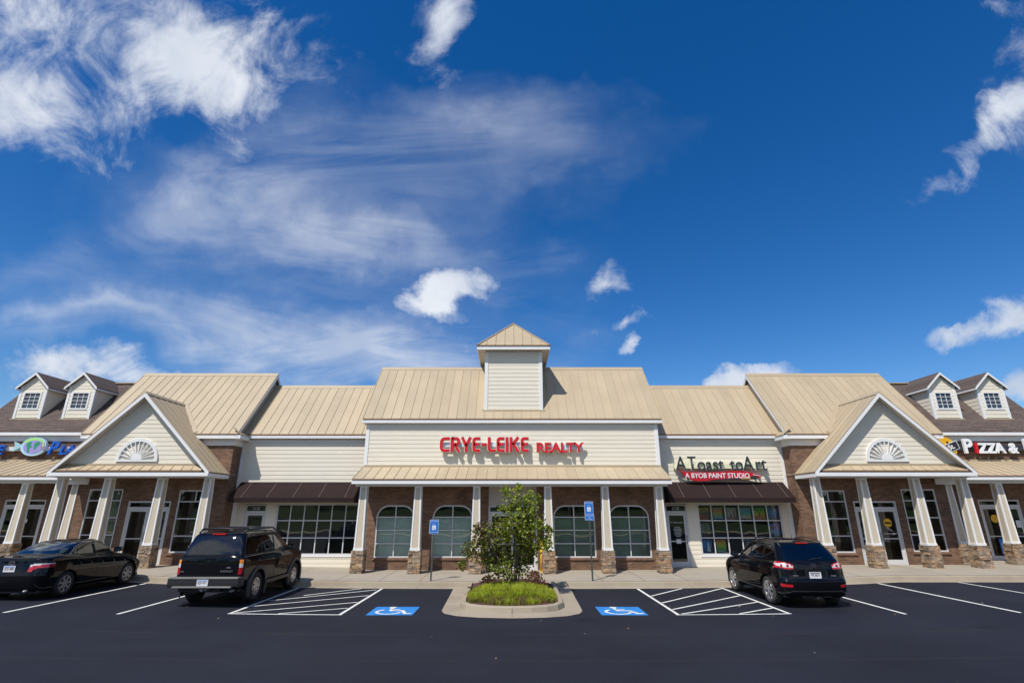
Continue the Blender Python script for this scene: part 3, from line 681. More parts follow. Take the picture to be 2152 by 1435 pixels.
def door(x0, x1, z0, z1, Y, ztr, leaves=1, number=None, side=1, label=None, midrail=.98, fw=.06, lw=.085):
    """storefront door: frame + transom, glazed leaves with stiles"""
    f = MB(); yf, yb = Y + .01, Y + .09
    f.box(x0, x0 + fw, yf, yb, z0, z1); f.box(x1 - fw, x1, yf, yb, z0, z1); f.box(x0 + fw, x1 - fw, yf, yb, z1 - fw, z1); f.box(x0 + fw, x1 - fw, yf, yb, ztr - .05, ztr + .05)
    f.box(x0 + fw, x1 - fw, yf + .01, yb, z0, z0 + .02)
    o = f.build('door', M['alu'], BR, label=label)
    w = (x1 - x0 - 2 * fw) / leaves
    for i in range(leaves):
        a = x0 + fw + i * w + .004; b = a + w - .008; l = MB(); ya, y2 = yf + .02, yf + .065; zb, zt = z0 + .025, ztr - .055
        l.box(a, a + lw, ya, y2, zb, zt); l.box(b - lw, b, ya, y2, zb, zt); l.box(a + lw, b - lw, ya, y2, zb, zb + .16); l.box(a + lw, b - lw, ya, y2, zt - .08, zt); l.box(a + lw, b - lw, ya + .01, y2 - .01, z0 + midrail - .02, z0 + midrail + .02)
        l.build('door_leaf', M['alu'], o)
        hx = (b - lw / 2 if (side > 0) == (leaves == 1 or i == 0) else a + lw / 2)
        hmb = MB(); hmb.tube([(hx, ya, z0 + .9), (hx, ya - .06, z0 + .92), (hx, ya - .06, z0 + 1.18), (hx, ya, z0 + 1.2)], .014, 6); hmb.build('handle', M['metalgrey'], o, smooth=True)
    g = MB(); g.quad((x0 + .03, Y + .055, z0 + .03), (x1 - .03, Y + .055, z0 + .03), (x1 - .03, Y + .055, z1 - .03), (x0 + .03, Y + .055, z1 - .03)); g.build('pane', M['glass'], o, fix=False)
    if number:
        text_mb(number, .155, (x0 + x1) / 2, Y + .045, ztr + .095, .004, 'CENTER').build('house_number', M['signwhite'], o)
    return o
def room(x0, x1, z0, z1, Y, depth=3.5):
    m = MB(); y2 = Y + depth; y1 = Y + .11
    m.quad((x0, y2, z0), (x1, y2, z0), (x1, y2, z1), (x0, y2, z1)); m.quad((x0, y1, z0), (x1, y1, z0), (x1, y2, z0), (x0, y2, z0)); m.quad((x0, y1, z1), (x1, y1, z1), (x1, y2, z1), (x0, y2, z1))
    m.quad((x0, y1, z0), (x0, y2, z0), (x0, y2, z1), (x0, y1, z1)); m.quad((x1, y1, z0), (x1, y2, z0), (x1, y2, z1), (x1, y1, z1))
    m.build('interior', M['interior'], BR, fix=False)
def fascia(parent, x0, x1, Y, z0, z1, ret=None, t=.03, name='fascia'):
    m = MB(); m.box(x0, x1, Y, Y + t, z0, z1); return m.build(name, M['white'], parent)

# ---- stone-based tapered column
def stone_base(seed, w, z0, h):
    rnd = random.Random(seed); m = MB(); z = z0
    def block(x0, x1, y0, y1, za, zb):
        j = lambda: rnd.uniform(-.012, .012); tone = rnd.random()
        P = [(x0 + j(), y0 + j(), za), (x1 + j(), y0 + j(), za), (x1 + j(), y1 + j(), za), (x0 + j(), y1 + j(), za)]
        Q = [(x0 + j(), y0 + j(), zb), (x1 + j(), y0 + j(), zb), (x1 + j(), y1 + j(), zb), (x0 + j(), y1 + j(), zb)]
        m.add(P + Q, [(0, 3, 2, 1), (4, 5, 6, 7), (0, 1, 5, 4), (1, 2, 6, 5), (2, 3, 7, 6), (3, 0, 4, 7)], tone)
    m.box(-w / 2 + .03, w / 2 - .03, -w / 2 + .03, w / 2 - .03, z0, z0 + h - .02, .2)
    while z < z0 + h - .03:
        hh = min(rnd.choice((.05, .07, .085, .11, .14)), z0 + h - z); zb = z + hh - .006
        for ax in range(4):
            t = -w / 2
            while t < w / 2 - .02:
                l = min(rnd.uniform(.12, .34), w / 2 - t)
                if w / 2 - t - l < .07: l = w / 2 - t
                e = rnd.uniform(-.012, .022); d0 = w / 2 - .05; d1 = w / 2 + e
                if ax == 0: block(t, t + l - .006, -d1, -d0, z, zb)
                elif ax == 1: block(t, t + l - .006, d0, d1, z, zb)
                elif ax == 2: block(-d1, -d0, t, t + l - .006, z, zb)
                else: block(d0, d1, t, t + l - .006, z, zb)
                t += l
        z += hh
    return m
def column(x, y, z0, zstone, ztop, wb=.36, wt=.27, ws=.46, seed=1):
    """y = centre"""
    root = MB(); k = lambda w, z: [(x - w / 2, y - w / 2, z), (x + w / 2, y - w / 2, z), (x + w / 2, y + w / 2, z), (x - w / 2, y + w / 2, z)]
    cap = .08; pi = .014
    root.add(k(wb - 2 * pi, zstone + cap) + k(wt - 2 * pi, ztop), [(0, 1, 5, 4), (1, 2, 6, 5), (2, 3, 7, 6), (3, 0, 4, 7)])
    o = root.build('column', M['colpanel'], BR, fix=True)
    tr = MB(); tw = .055
    for sx in (-1, 1):
        for sy in (-1, 1):
            B = Vector((x + sx * (wb / 2), y + sy * wb / 2, zstone + cap)); T = Vector((x + sx * wt / 2, y + sy * wt / 2, ztop))
            P = []
            for p in (B, T): P += [(p.x, p.y, p.z), (p.x - sx * tw, p.y, p.z), (p.x - sx * tw, p.y - sy * .03, p.z), (p.x - sx * .03, p.y - sy * .03, p.z), (p.x - sx * .03, p.y - sy * tw, p.z), (p.x, p.y - sy * tw, p.z)]
            tr.add(P, [(i, (i + 1) % 6, (i + 1) % 6 + 6, i + 6) for i in range(6)])
    tr.add(k(wb + .03, zstone) + k(wb + .03, zstone + cap), [(0, 3, 2, 1), (4, 5, 6, 7), (0, 1, 5, 4), (1, 2, 6, 5), (2, 3, 7, 6), (3, 0, 4, 7)])
    q = wt + .0; w2 = .07
    tr.box(x - q / 2 - .004, x + q / 2 + .004, y - q / 2 - .004, y + q / 2 + .004, ztop - .06, ztop)
    tr.build('column_trim', M['white'], o)
    sb = stone_base(seed, ws, z0 - .04, zstone - z0 + .04); sb.v = [(p[0] + x, p[1] + y, p[2]) for p in sb.v]
    sb.build('stone_base', M['stone'], o, tones=True)
    return o

# ------------------------------------------------------------- CENTRE BLOCK
AX = [(-5.60, -4.02), (-3.28, -1.62), (1.69, 3.42), (3.99, 5.66)]
zb = sw(0, WY)
holes = [(a, b, .66, 2.68, .50) for a, b in AX] + [(-.97, 1.03, zb, 3.6)]
m = MB(); wallm(m, -6.3, 6.3, zb - .05, 4.4, WY, holes)
m.quad((-6.3, WY, zb - .05), (-6.3, SY, zb - .05), (-6.3, SY, 6.0), (-6.3, WY, 6.0)); m.quad((6.3, WY, zb - .05), (6.3, SY, zb - .05), (6.3, SY, 6.0), (6.3, WY, 6.0))
m.build('brick_wall', M['brick'], BR, fix=False)
for i, (a, b) in enumerate(AX):
    window(a, b, .66, 2.68, WY, [(a + b) / 2], [1.19, 1.70, 2.21], arch=.50)
    m = MB(); m.box(a - .05, b + .05, WY - .045, WY + .02, .575, .655); m.build('brick_sill', M['soldier'], BR)
    MBb = MB(); MBb.quad((a, WY + .17, .66), (b, WY + .17, .66), (b, WY + .17, 2.19), (a, WY + .17, 2.19)); MBb.build('window_blind', M['blind' if i < 2 else 'blind_dim'], BR, fix=False)
pieces('soldier_course', M['soldier'], BR, [(a + .46, b - .46, WY - .008, WY + .02, 2.70, 2.90) for a, b in AX])
for p, q in ((-6.3, -5.75), (-3.9, -3.42), (-1.5, -1.05), (1.1, 1.6), (3.52, 3.9), (5.8, 6.3)): pieces('soldier_course', M['soldier'], BR, [(p, q, WY - .008, WY + .02, .72, .92)])
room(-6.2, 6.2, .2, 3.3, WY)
# entry: painted panel and pair of doors
m = MB(); m.box(-.97, 1.03, WY + .03, WY + .06, 2.66, 3.6); m.build('entry_panel', mat('painted_panel', (.50, .46, .41), .6, var=.03), BR)
o = door(-.97, 1.03, zb, 2.66, WY, 2.38, leaves=2)
for k_ in range(6): 
    pass
t = MB()
for k_, (w, z) in enumerate(((.30, 1.95), (.22, 1.88), (.26, 1.80), (.18, 1.74), (.30, 1.60), (.34, 1.40), (.30, 1.34))): t.box(-.50 - w / 2, -.50 + w / 2, WY + .048, WY + .050, z, z + .028)
t.build('door_lettering', M['signwhite'], o)
# upper siding
m = MB(); siding(m, 4.30, 5.9, WY - .03, lambda z: (-6.16, 6.16)); m.build('siding_wall', M['siding'], BR, fix=False)
m = MB(); m.box(-6.16, 6.16, WY - .05, WY, 5.90, 6.12); m.build('frieze_board', M['frieze'], BR)
pieces('corner_board', M['white'], BR, [(-6.31, -6.16, WY - .06, WY + .03, 4.22, 6.1), (6.16, 6.31, WY - .06, WY + .03, 4.22, 6.1)])
# main roof: front + back slopes, end walls
def bigroof(x0, x1, ye, ze, yr, zr, name='roof', label=None, yb=None):
    o = metalroof([(x0, ye, ze), (x1, ye, ze), (x1, yr, zr), (x0, yr, zr)], name, BR, label=label)
    yb = yb or 2 * yr - ye; g = MB(); g.quad((x0, yr, zr), (x1, yr, zr), (x1, yb, ze), (x0, yb, ze)); g.build('rear_slope', M['roof'], o, fix=False)
    c = MB(); c.add([(x0, yr - .13, zr - .13), (x1, yr - .13, zr - .13), (x1, yr, zr + .045), (x0, yr, zr + .045), (x0, yr + .13, zr - .13), (x1, yr + .13, zr - .13)], [(0, 1, 2, 3), (3, 2, 5, 4), (0, 3, 4), (1, 5, 2)]); c.build('ridge_cap', M['roof'], o)
    s = MB(); s.quad((x0, ye + .01, ze - .19), (x1, ye + .01, ze - .19), (x1, ye + .8, ze - .19), (x0, ye + .8, ze - .19)); s.build('soffit', M['soffit'], o, fix=False)
    for sx, x in ((-1, x0), (1, x1)):      # rake board and end wall
        r = MB(); d = .19; q = x - sx * .03
        for (ya, za, y2, z2) in ((ye, ze, yr, zr), (yr, zr, yb, ze)):
            r.prism([(x + sx * .004, ya, za - .005), (x + sx * .004, y2, z2 - .005), (x + sx * .004, y2, z2 - d - .05), (x + sx * .004, ya, za - d)], (-sx * .034, 0, 0))
        r.build('rake_board', M['white'], o)
        e = MB(); xi = x - sx * .16; ys = ye + .25; e.poly([(xi, ys, ze - .4), (xi, yb - .25, ze - .4), (xi, yb - .25, ze - .05 - 0), (xi, yr, zr - .10), (xi, ys, ze + .1)])
        e.quad((x - sx * .01, ye, ze - .10), (x - sx * .01, yr, zr - .12), (xi, yr, zr - .12), (xi, ye, ze - .10))
        e.build('gable_end', M['siding_tan'], o, fix=False)
    return o
RC = bigroof(-6.45, 6.47, 22.28, 6.25, 24.9, 9.20)
fascia(RC, -6.47, 6.49, 22.285, 6.06, 6.20)
# porch shed of the centre block
PC = metalroof([(-6.30, 21.05, 3.66), (6.28, 21.05, 3.66), (6.30, WY - .03, 4.24), (-6.30, WY - .03, 4.24)], 'porch_roof', BR, label='long shed roof over the central porch')
fascia(PC, -6.32, 6.30, 21.055, 3.47, 3.615, t=.035)
m = MB(); m.box(-6.25, 6.23, 21.09, 22.44, 3.55, 3.58); m.box(-6.22, 6.20, 21.30, 21.60, 3.39, 3.545)
for sx in (-1, 1): m.poly([(sx * 6.24, 21.09, 3.47), (sx * 6.24, WY, 3.47), (sx * 6.24, WY, 4.18), (sx * 6.24, 21.09, 3.60)])
for x in (-6.06, 6.04): m.box(x - .12, x + .12, 21.6, 22.45, 3.40, 3.545)
m.build('porch_beam', M['frieze'], PC)
m = MB(); m.box(-6.28, 6.28, WY - .075, WY - .045, 4.235, 4.30); m.build('roof_flashing', M['roof'], PC)
for i, x in enumerate((-5.92, -3.74, -1.41, 1.43, 3.71, 5.85)): column(x, 21.53, sw(x, 21.3), 1.01, 3.39, seed=20 + i)
# tower
TX, TY0, TY1 = .07, 22.7, 25.3; hw = 1.305
tw = MB(); siding(tw, 6.72, 9.22, TY0, lambda z: (TX - hw + .14, TX + hw - .14), ex=.184)
for sx in (-1, 1):
    siding(tw, 6.3, 9.22, 0, lambda z: (TY0, TY1), ex=.184, T=lambda x, y, z, sx=sx: (TX + sx * (hw - y - .01), x, z))
two = tw.build('tower_wall', M['siding'], BR, fix=False)
for sx in (-1, 1): pieces('corner_board', M['white'], two, [(*sorted((TX + sx * hw, TX + sx * (hw - .15))), TY0 - .03, TY0 + .12, 6.66, 9.40)])
t = MB(); t.box(TX - hw + .15, TX + hw - .15, TY0 - .025, TY0 + .05, 9.22, 9.42)
for sx in (-1, 1): t.box(*(sorted((TX + sx * hw, TX + sx * (hw - .03)))), TY0 + .12, TY1, 9.22, 9.42)
t.build('frieze_board', M['frieze'], two)
t = MB(); t.box(TX - hw - .08, TX + hw + .08, TY0 - .10, TY0 - .035, 6.60, 6.68); t.build('roof_flashing', M['roof'], two)
er = 1.655; ez = 9.60; ey0 = TY0 - .36; ey1 = ey0 + 2 * er; ap = (TX, ey0 + er, 11.22)
tr = MB(); base = [(TX - er, ey0, ez), (TX + er, ey0, ez), (TX + er, ey1, ez), (TX - er, ey1, ez)]
for i in range(4): tr.poly([base[i], base[(i + 1) % 4], ap], tone=.5)
tro = tr.build('tower_roof', M['roof'], BR, tones=True)
s = MB(); nf = Vector((0, -1, 1)).normalized() * .012
for k_ in range(-3, 4):
    x = k_ * .41; zt = ez + (er - abs(x)) / er * (ap[2] - ez); yt = ey0 + (er - abs(x)); s.bar(Vector((TX + x, ey0, ez)) + nf, Vector((TX + x, yt - .01, zt - .01)) + nf, .022, .05, up=nf)
s.build('standing_seam', M['seam'], tro)
s = MB()
for b_ in base: s.bar(b_, ap, .13, .05)
s.build('hip_cap', M['roof'], tro)
s = MB(); s.box(TX - er, TX + er, ey0 + .015, ey0 + .04, ez - .20, ez - .045); s.box(TX - er, TX - er + .03, ey0 + .04, ey1, ez - .20, ez - .045); s.box(TX + er - .03, TX + er, ey0 + .04, ey1, ez - .20, ez - .045); s.build('fascia', M['white'], tro)
s = MB(); s.box(TX - er + .03, TX + er - .03, ey0 + .04, ey1 - .02, ez - .175, ez - .155); s.build('soffit', M['soffit'], tro)
s = MB(); s.box(TX - er - .012, TX + er + .012, ey0 - .012, ey0 + .012, ez - .045, ez + .004); s.box(TX - er - .012, TX - er + .012, ey0 + .012, ey1, ez - .045, ez + .004); s.box(TX + er - .012, TX + er + .012, ey0 + .012, ey1, ez - .045, ez + .004); s.build('drip_edge_shadow', M['drip_shadow'], tro)  # same shadow-coloured strip around the tower eave

# ------------------------------------------------------------- mirrored sections
def X(s, a, b): return (a, b) if s > 0 else (-b, -a)
GY = 21.3
for s in (-1, 1):
    # recessed siding shop
    zb = sw(9, SY) - .02; win = X(s, 7.93, 11.50); dr = X(s, 6.55, 7.47) if s > 0 else (-11.42, -10.50)
    if s < 0: win = (-10.06, -6.52)
    hol = [(win[0], win[1], .70, 2.74), (dr[0], dr[1], zb, 2.74)]
    x0, x1 = X(s, 6.30, 11.95)
    m = MB(); siding(m, zb - .05, 5.32, SY - .02, lambda z: (x0, x1), holes=hol)
    m.build('siding_wall', M['siding'], BR, fix=False)
    m = MB(); wallm(m, x0, x1, zb - .05, 5.6, SY, hol, rev=.1); m.build('sheathing', M['siding_tan'], BR, fix=False)
    m = MB(); m.box(x0, x1, SY - .05, SY - .005, 5.32, 5.52); m.build('frieze_board', M['frieze'], BR)
    xx = sorted((s * 11.95, s * 11.84)); m = MB(); m.box(xx[0], xx[1], SY - .045, SY - .004, zb, 5.32); m.build('corner_board', M['white'], BR)
    w = (win[1] - win[0]); window(win[0], win[1], .70, 2.74, SY - .02, [win[0] + w * k_ / 6 for k_ in range(1, 6)], [1.37, 2.06], fw=.06)
    m = MB(); m.box(win[0] - .06, win[1] + .06, SY - .055, SY - .02, .63, .695); m.build('window_sill', M['white'], BR)
    door(dr[0], dr[1], zb, 2.72, SY - .02, 2.40, number='2128' if s > 0 else '2132', label='single glazed door marked 2128' if s > 0 else 'single glazed door marked 2132')
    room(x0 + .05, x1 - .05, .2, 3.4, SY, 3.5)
    r = bigroof(x0 - .05 if s > 0 else x0 + .0, x1 + .0 if s > 0 else x1 + .05, 23.02, 5.68, 25.45, 8.40)
    fascia(r, x0, x1, 23.025, 5.50, 5.63)
    # awning
    ax0, ax1 = X(s, 6.55, 11.75); za, zf, zv, yf = 3.64, 2.99, 2.78, 22.34; yb = SY - .04
    prof = [(yb, za), (yf + .03, zf), (yf, zf - .02), (yf, zv), (yf + .015, zv), (yf + .015, zf - .04), (yb, za - .05)]
    a = MB(); a.prism([(ax0, y, z) for y, z in prof], (ax1 - ax0, 0, 0))
    for xe in (ax0 + .001, ax1 - .016): a.prism([(xe, yb, za - .01), (xe, yf + .01, zf - .01), (xe, yf + .01, zv), (xe, yb, zv)], (.015, 0, 0))
    ao = a.build('awning', M['awning'], BR)
    n = 5
    for k_ in range(0, n):
        x = (ax0 + 1.08 * (k_ + .45)) if s < 0 else (ax0 + 1.08 * (k_ + .55)); nv = Vector((0, -(za - zf), (yb - yf))).normalized() * .004
        a = MB(); a.bar(Vector((x, yb, za)) + nv, Vector((x, yf + .03, zf)) + nv, .014, .006, up=(0, -.5, .8)); a.build('awning_seam', M['awnseam'], ao)
    a = MB(); a.tube([(ax0 + .03, yf + .03, zv + .01), (ax1 - .03, yf + .03, zv + .01)], .015, 6); a.build('awning_rail', M['alu'], ao)

    # gabled brick section
    x0, x1 = X(s, 11.95, 18.30); zb = sw(15, WY)
    wA = X(s, 12.5, 13.92); wB = X(s, 16.28, 17.70); dD = X(s, 14.19, 15.96)
    hol = [(wA[0], wA[1], .84, 3.28), (wB[0], wB[1], .86, 3.32), (dD[0], dD[1], zb, 2.84)]
    m = MB(); wallm(m, x0, x1, zb - .05, 5.4, WY, hol)
    for xe, y2 in ((s * 11.95, SY + .1), (s * 18.30, FY + .05)): m.quad((xe, WY, zb - .1), (xe, y2, zb - .1), (xe, y2, 5.8), (xe, WY, 5.55))
    m.build('brick_wall', M['brick'], BR, fix=False)
    for w_, zt in ((wA, 3.28), (wB, 3.32)):
        z0 = zt - 2.44
        window(w_[0], w_[1], z0, zt, WY, [], [z0 + .64, z0 + 1.31, z0 + 1.98], top_split=z0 + 1.98)
        m = MB(); m.box(w_[0] - .06, w_[1] + .06, WY - .045, WY + .02, z0 - .085, z0 - .005); m.build('brick_sill', M['soldier'], BR)
    for a_, b_ in ((12.0, 12.42), (14.0, 14.13), (16.02, 16.22), (17.8, 18.28)): q = X(s, a_, b_); pieces('soldier_course', M['soldier'], BR, [(q[0], q[1], WY - .008, WY + .02, .86, 1.06)])
    for w_, zt in ((wA, 3.30), (wB, 3.34)): pieces('soldier_course', M['soldier'], BR, [(w_[0] - .05, w_[1] + .05, WY - .008, WY + .02, zt, zt + .2)])
    cw = X(s, 17.0, 17.4) if s > 0 else (-16.95, -16.45)
    m = MB(); nn_ = 12
    for k_ in range(nn_):
        xa = cw[0] + (cw[1] - cw[0]) * k_ / nn_; xb_ = cw[0] + (cw[1] - cw[0]) * (k_ + 1) / nn_; o1 = .03 * (k_ % 2)
        m.quad((xa, WY + .2 + o1, .86), (xb_, WY + .2 + .03 - o1, .86), (xb_, WY + .2 + .03 - o1, 3.3), (xa, WY + .2 + o1, 3.3))
    m.build('curtain', M['curtain'], BR, fix=False, smooth=True)
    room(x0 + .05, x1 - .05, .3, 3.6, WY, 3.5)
    dd = door(dD[0], dD[1], zb, 2.84, WY, 2.56, leaves=2)
    if s > 0:
        for k_ in range(2):
            cx = dD[0] + .06 + (1.65 / 2) * (k_ + .5); c = MB(); c.poly([(cx + .17 * math.cos(a), WY + .050, 1.99 + .17 * math.sin(a)) for a in [2 * PI * i / 24 for i in range(24)]]); c.build('round_sticker', M['yellow'], dd, fix=False)
            c = MB(); c.box(cx - .13, cx + .13, WY + .044, WY + .047, 1.95, 2.02); c.build('sticker_band', M['black'], dd)
            c = MB(); c.box(cx - .24, cx + .12, WY + .046, WY + .049, 1.555, 1.58); c.poly([(cx + .12, WY + .047, 1.52), (cx + .30, WY + .047, 1.568), (cx + .12, WY + .047, 1.615)])
            for j_ in range(7): c.box(cx - .12 + .03 * j_, cx - .02 + .03 * j_, WY + .046, WY + .049, 1.80 - .022 * j_, 1.812 - .022 * j_)
            c.build('door_lettering', M['clearlens'], dd)
    rx0, rx1 = X(s, 11.76, 18.45)
    r = bigroof(rx0, rx1, 22.26, 5.60, 25.25, 8.98)
    fascia(r, rx0, rx1, 22.265, 5.39, 5.54)
    m = MB(); m.box(x0, x1, WY - .04, WY - .004, 5.12, 5.40); xe = sorted((s * 11.947, s * 11.90)); m.box(xe[0], xe[1], WY - .04, SY - .05, 5.12, 5.40); m.build('frieze_board', M['frieze'], BR)
    # eave return at the inner corner
    xa, xb_ = sorted((s * 11.62, s * 11.95)); m = MB(); m.box(xa, xb_, 22.27, 23.215, 5.385, 5.54); m.build('eave_return', M['white'], BR)
    m = MB(); m.prism([(s * 11.60, 22.25, 5.545), (s * 11.60, 23.0, 5.545), (s * 11.98, 23.0, 5.84), (s * 11.98, 22.25, 5.84)], (0, 0, .03)); m.build('return_roof', M['roof'], BR)
    # cross gable porch
    c = s * 15.13; hwd = 3.19; yF = 20.93; za = 7.12; ze = 3.93; yB = 24.9
    def slope(sd):
        P = [(c + sd * hwd, yF, ze), (c + sd * hwd, WY + .05 if sd * s < 0 or True else 0, ze), (c, yB, za), (c, yF, za)]
        return P
    po = None
    for sd in (-1, 1):
        e0, e1 = Vector((c + sd * hwd, yF, ze)), Vector((c + sd * hwd, yB, ze)); r0, r1 = Vector((c, yF, za)), Vector((c, yB, za))
        g = metalroof([e0, e1, r1, r0] if sd > 0 else [e1, e0, r0, r1], 'gable_roof', BR)
        rk = MB(); d = .145; y0 = yF - .006
        rk.prism([(c, y0, za - .02), (c + sd * hwd, y0, ze - .02), (c + sd * (hwd - .02), y0, ze - .15), (c, y0, za - d * 1.4)], (0, .035, 0)); rk.build('rake_board', M['white'], g)
        sf = MB(); k2 = .30; sf.quad((c, yF + .03, za - .12), (c + sd * hwd, yF + .03, ze - .12), (c + sd * hwd, GY + .1, ze - .12), (c, GY + .1, za - .12)); sf.build('soffit', M['soffit'], g, fix=False)
        xs_ = sorted((c + sd * hwd, c + sd * (hwd - .03))); ef = MB(); ef.box(xs_[0], xs_[1], yF + .03, WY - .02, ze - .20, ze - .052); ef.build('fascia', M['white'], g)
    rc = MB(); rc.add([(c - .13, yF, za - .09), (c, yF, za + .045), (c + .13, yF, za - .09), (c - .13, 23.6, za - .09), (c, 23.6, za + .045), (c + .13, 23.6, za - .09)], [(0, 1, 4, 3), (1, 2, 5, 4), (0, 2, 1)]); rc.build('ridge_cap', M['roof'], BR)
    # valley flashing
    def mainz(y): return 5.60 + (8.98 - 5.60) / (25.25 - 22.26) * (y - 22.26)
    sl_ = (8.98 - 5.60) / (25.25 - 22.26); yv = 22.26 + (za - 5.60) / sl_; v = MB()
    for sd in (-1, 1):
        zz = 5.62; xv = c + sd * (za - zz) / (za - ze) * hwd; nrm = Vector((0, -sl_, 1)).normalized()
        v.bar(Vector((c, yv, za)) + nrm * .02, Vector((xv, 22.26 + (zz - 5.60) / sl_, zz)) + nrm * .02, .26, .03, up=nrm)
    v.build('valley_flashing', M['roof'], BR)
    # siding triangle + vertical trim + pent
    tz0 = 4.26; kx = hwd / (za - ze)
    t = MB(); siding(t, tz0, za - .28, GY, lambda z: (c - (za - .22 - z) * kx + .10, c + (za - .22 - z) * kx - .10)); to = t.build('gable_wall', M['siding'], BR, fix=False)
    t = MB()
    for sd in (-1, 1):
        t.prism([(c, GY - .03, za - .13), (c + sd * (za - .13 - tz0) * kx, GY - .03, tz0), (c + sd * ((za - .13 - tz0) * kx - .20), GY - .03, tz0), (c, GY - .03, za - .36)], (0, .04, 0))
    t.build('gable_trim', M['frieze'], to)
    t = MB(); t.quad((c - 2.9, GY + .02, tz0), (c + 2.9, GY + .02, tz0), (c + .1, GY + .02, za - .2), (c - .1, GY + .02, za - .2)); t.build('gable_backing', M['siding_tan'], to, fix=False)
    pt = metalroof([(c - 2.88, yF + .01, 3.985), (c + 2.88, yF + .01, 3.985), (c + 2.72, GY - .02, 4.21), (c - 2.72, GY - .02, 4.21)], 'pent_roof', BR, pitch=.41)
    fascia(pt, c - 3.17, c + 3.17, yF - .012, 3.76, 3.90)
    m = MB(); m.box(c - 2.75, c + 2.75, GY - .055, GY - .025, 4.20, 4.265); m.build('roof_flashing', M['roof'], pt)
    m = MB(); m.box(c - 3.1, c + 3.1, yF + .03, WY - .03, 3.80, 3.83); m.box(c - 3.05, c + 3.05, GY + .02, GY + .30, 3.72, 3.795)
    for sd in (-1, 1):
        xs_ = sorted((c + sd * 3.05, c + sd * 2.80)); m.box(xs_[0], xs_[1], GY + .30, WY - .02, 3.72, 3.795)
    m.build('porch_beam', M['frieze'], pt)
    # sunburst fan
    f = MB(); cz = 4.42; F_ = [(x + c + s * .0, z) for x, z in arc(0, cz, .80, .80, 0, 180, 22)]
    k_ = len(f.v); fo = arc(c, cz, .84, .84, 0, 180, 22); fi = arc(c, cz, .72, .72, 0, 180, 22)
    for i in range(22): f.prism([(fo[i][0], GY - .075, fo[i][1]), (fo[i + 1][0], GY - .075, fo[i + 1][1]), (fi[i + 1][0], GY - .075, fi[i + 1][1]), (fi[i][0], GY - .075, fi[i][1])], (0, .06, 0))
    f.box(c - .84, c + .84, GY - .075, GY - .015, cz - .075, cz)
    f.prism([(x, GY - .08, z) for x, z in arc(c, cz, .22, .22, 0, 180, 12)], (0, .065, 0))
    for i in range(1, 12):
        a = PI * i / 12; f.bar((c + .2 * math.cos(a), GY - .05, cz + .2 * math.sin(a)), (c + .74 * math.cos(a), GY - .05, cz + .74 * math.sin(a)), .032, .045, up=(0, 1, 0))
    f.build('sunburst_vent', M['white'], BR)
    for i, x in enumerate((12.20, 14.08, 16.20, 18.10)):
        column(s * x, 21.53, sw(x, 21.3), 1.19, 3.72, seed=40 + i + (10 if s > 0 else 0))

    # outer shingled shop
    x0, x1 = X(s, 18.30, 24.9); zb = sw(21, FY) - .01; wy = X(s, 18.75, 19.70); dd_ = X(s, 20.86, 22.70)
    hol = [(wy[0], wy[1], 1.0, 2.92), (dd_[0], dd_[1], zb, 2.92)]
    m = MB(); wallm(m, x0, x1, zb - .05, 5.7, FY, hol); m.quad((s * 24.9, FY, 0), (s * 24.9, FY + 4, 0), (s * 24.9, FY + 4, 6), (s * 24.9, FY, 6)); m.build('brick_wall', M['brick'], BR, fix=False)
    window(wy[0], wy[1], 1.0, 2.92, FY, [(wy[0] + wy[1]) / 2] if s < 0 else [], [1.52, 2.2])
    do = door(dd_[0], dd_[1], zb, 2.92, FY, 2.66, leaves=2, number='2138' if s < 0 else '2122')
    if s > 0:
        c_ = MB(); c_.poly([(21.45 + .17 * math.cos(a), FY + .050, 2.12 + .17 * math.sin(a)) for a in [2 * PI * i / 24 for i in range(24)]]); c_.build('round_sticker', M['yellow'], do, fix=False)
        c_ = MB(); c_.box(21.38, 21.75, FY + .046, FY + .050, .66, 1.28); c_.build('window_poster', M['blue'], do)
        c_ = MB(); c_.box(21.43, 21.70, FY + .040, FY + .044, .74, .98); c_.build('poster_text_panel', M['clearlens'], do)
        c_ = MB(); c_.box(22.35, 22.6, FY + .046, FY + .050, 1.75, 2.05); c_.build('notice', M['plate'], do)
    else:
        c_ = MB(); c_.box(-21.75, -21.52, FY + .046, FY + .050, 1.95, 2.10); c_.box(-21.95, -21.75, FY + .046, FY + .05, 1.52, 1.58); c_.build('notice', M['plate'], do)
    room(x0 + .05, x1 - .05, .3, 3.4, FY, 3.5)
    # shingle roof
    ye, ze, yr, zr = 23.98, 5.96, 26.5, 8.78; rx = X(s, 18.40, 25.1)
    g = MB(); g.prism([(rx[0], ye, ze), (rx[0], yr, zr), (rx[0], 2 * yr - ye, ze), (rx[0], 2 * yr - ye, ze - .06), (rx[0], yr, zr - .07), (rx[0], ye, ze - .06)], (rx[1] - rx[0], 0, 0)); sro = g.build('shingle_roof', M['shingle'], BR)
    fascia(sro, rx[0], rx[1], ye + .005, ze - .20, ze - .062)
    g = MB(); g.box(rx[0], rx[1], ye + .035, FY, ze - .19, ze - .17); g.box(rx[0], rx[1], FY - .03, FY - .002, ze - .45, ze - .195); g.build('frieze_board', M['frieze'], sro)
    g = MB(); g.box(rx[0], rx[1], yr - .12, yr + .12, zr - .02, zr + .04); g.build('ridge_cap', M['seam'], sro)
    g = MB(); g.poly([(s * 24.92, FY, ze - .3), (s * 24.92, 29, ze - .3), (s * 24.92, 29, ze), (s * 24.92, yr, zr - .1), (s * 24.92, FY, ze + .1)]); g.build('gable_end', M['siding_tan'], sro, fix=False)
    # porch shed
    sx0, sx1 = X(s, 18.25, 24.9)
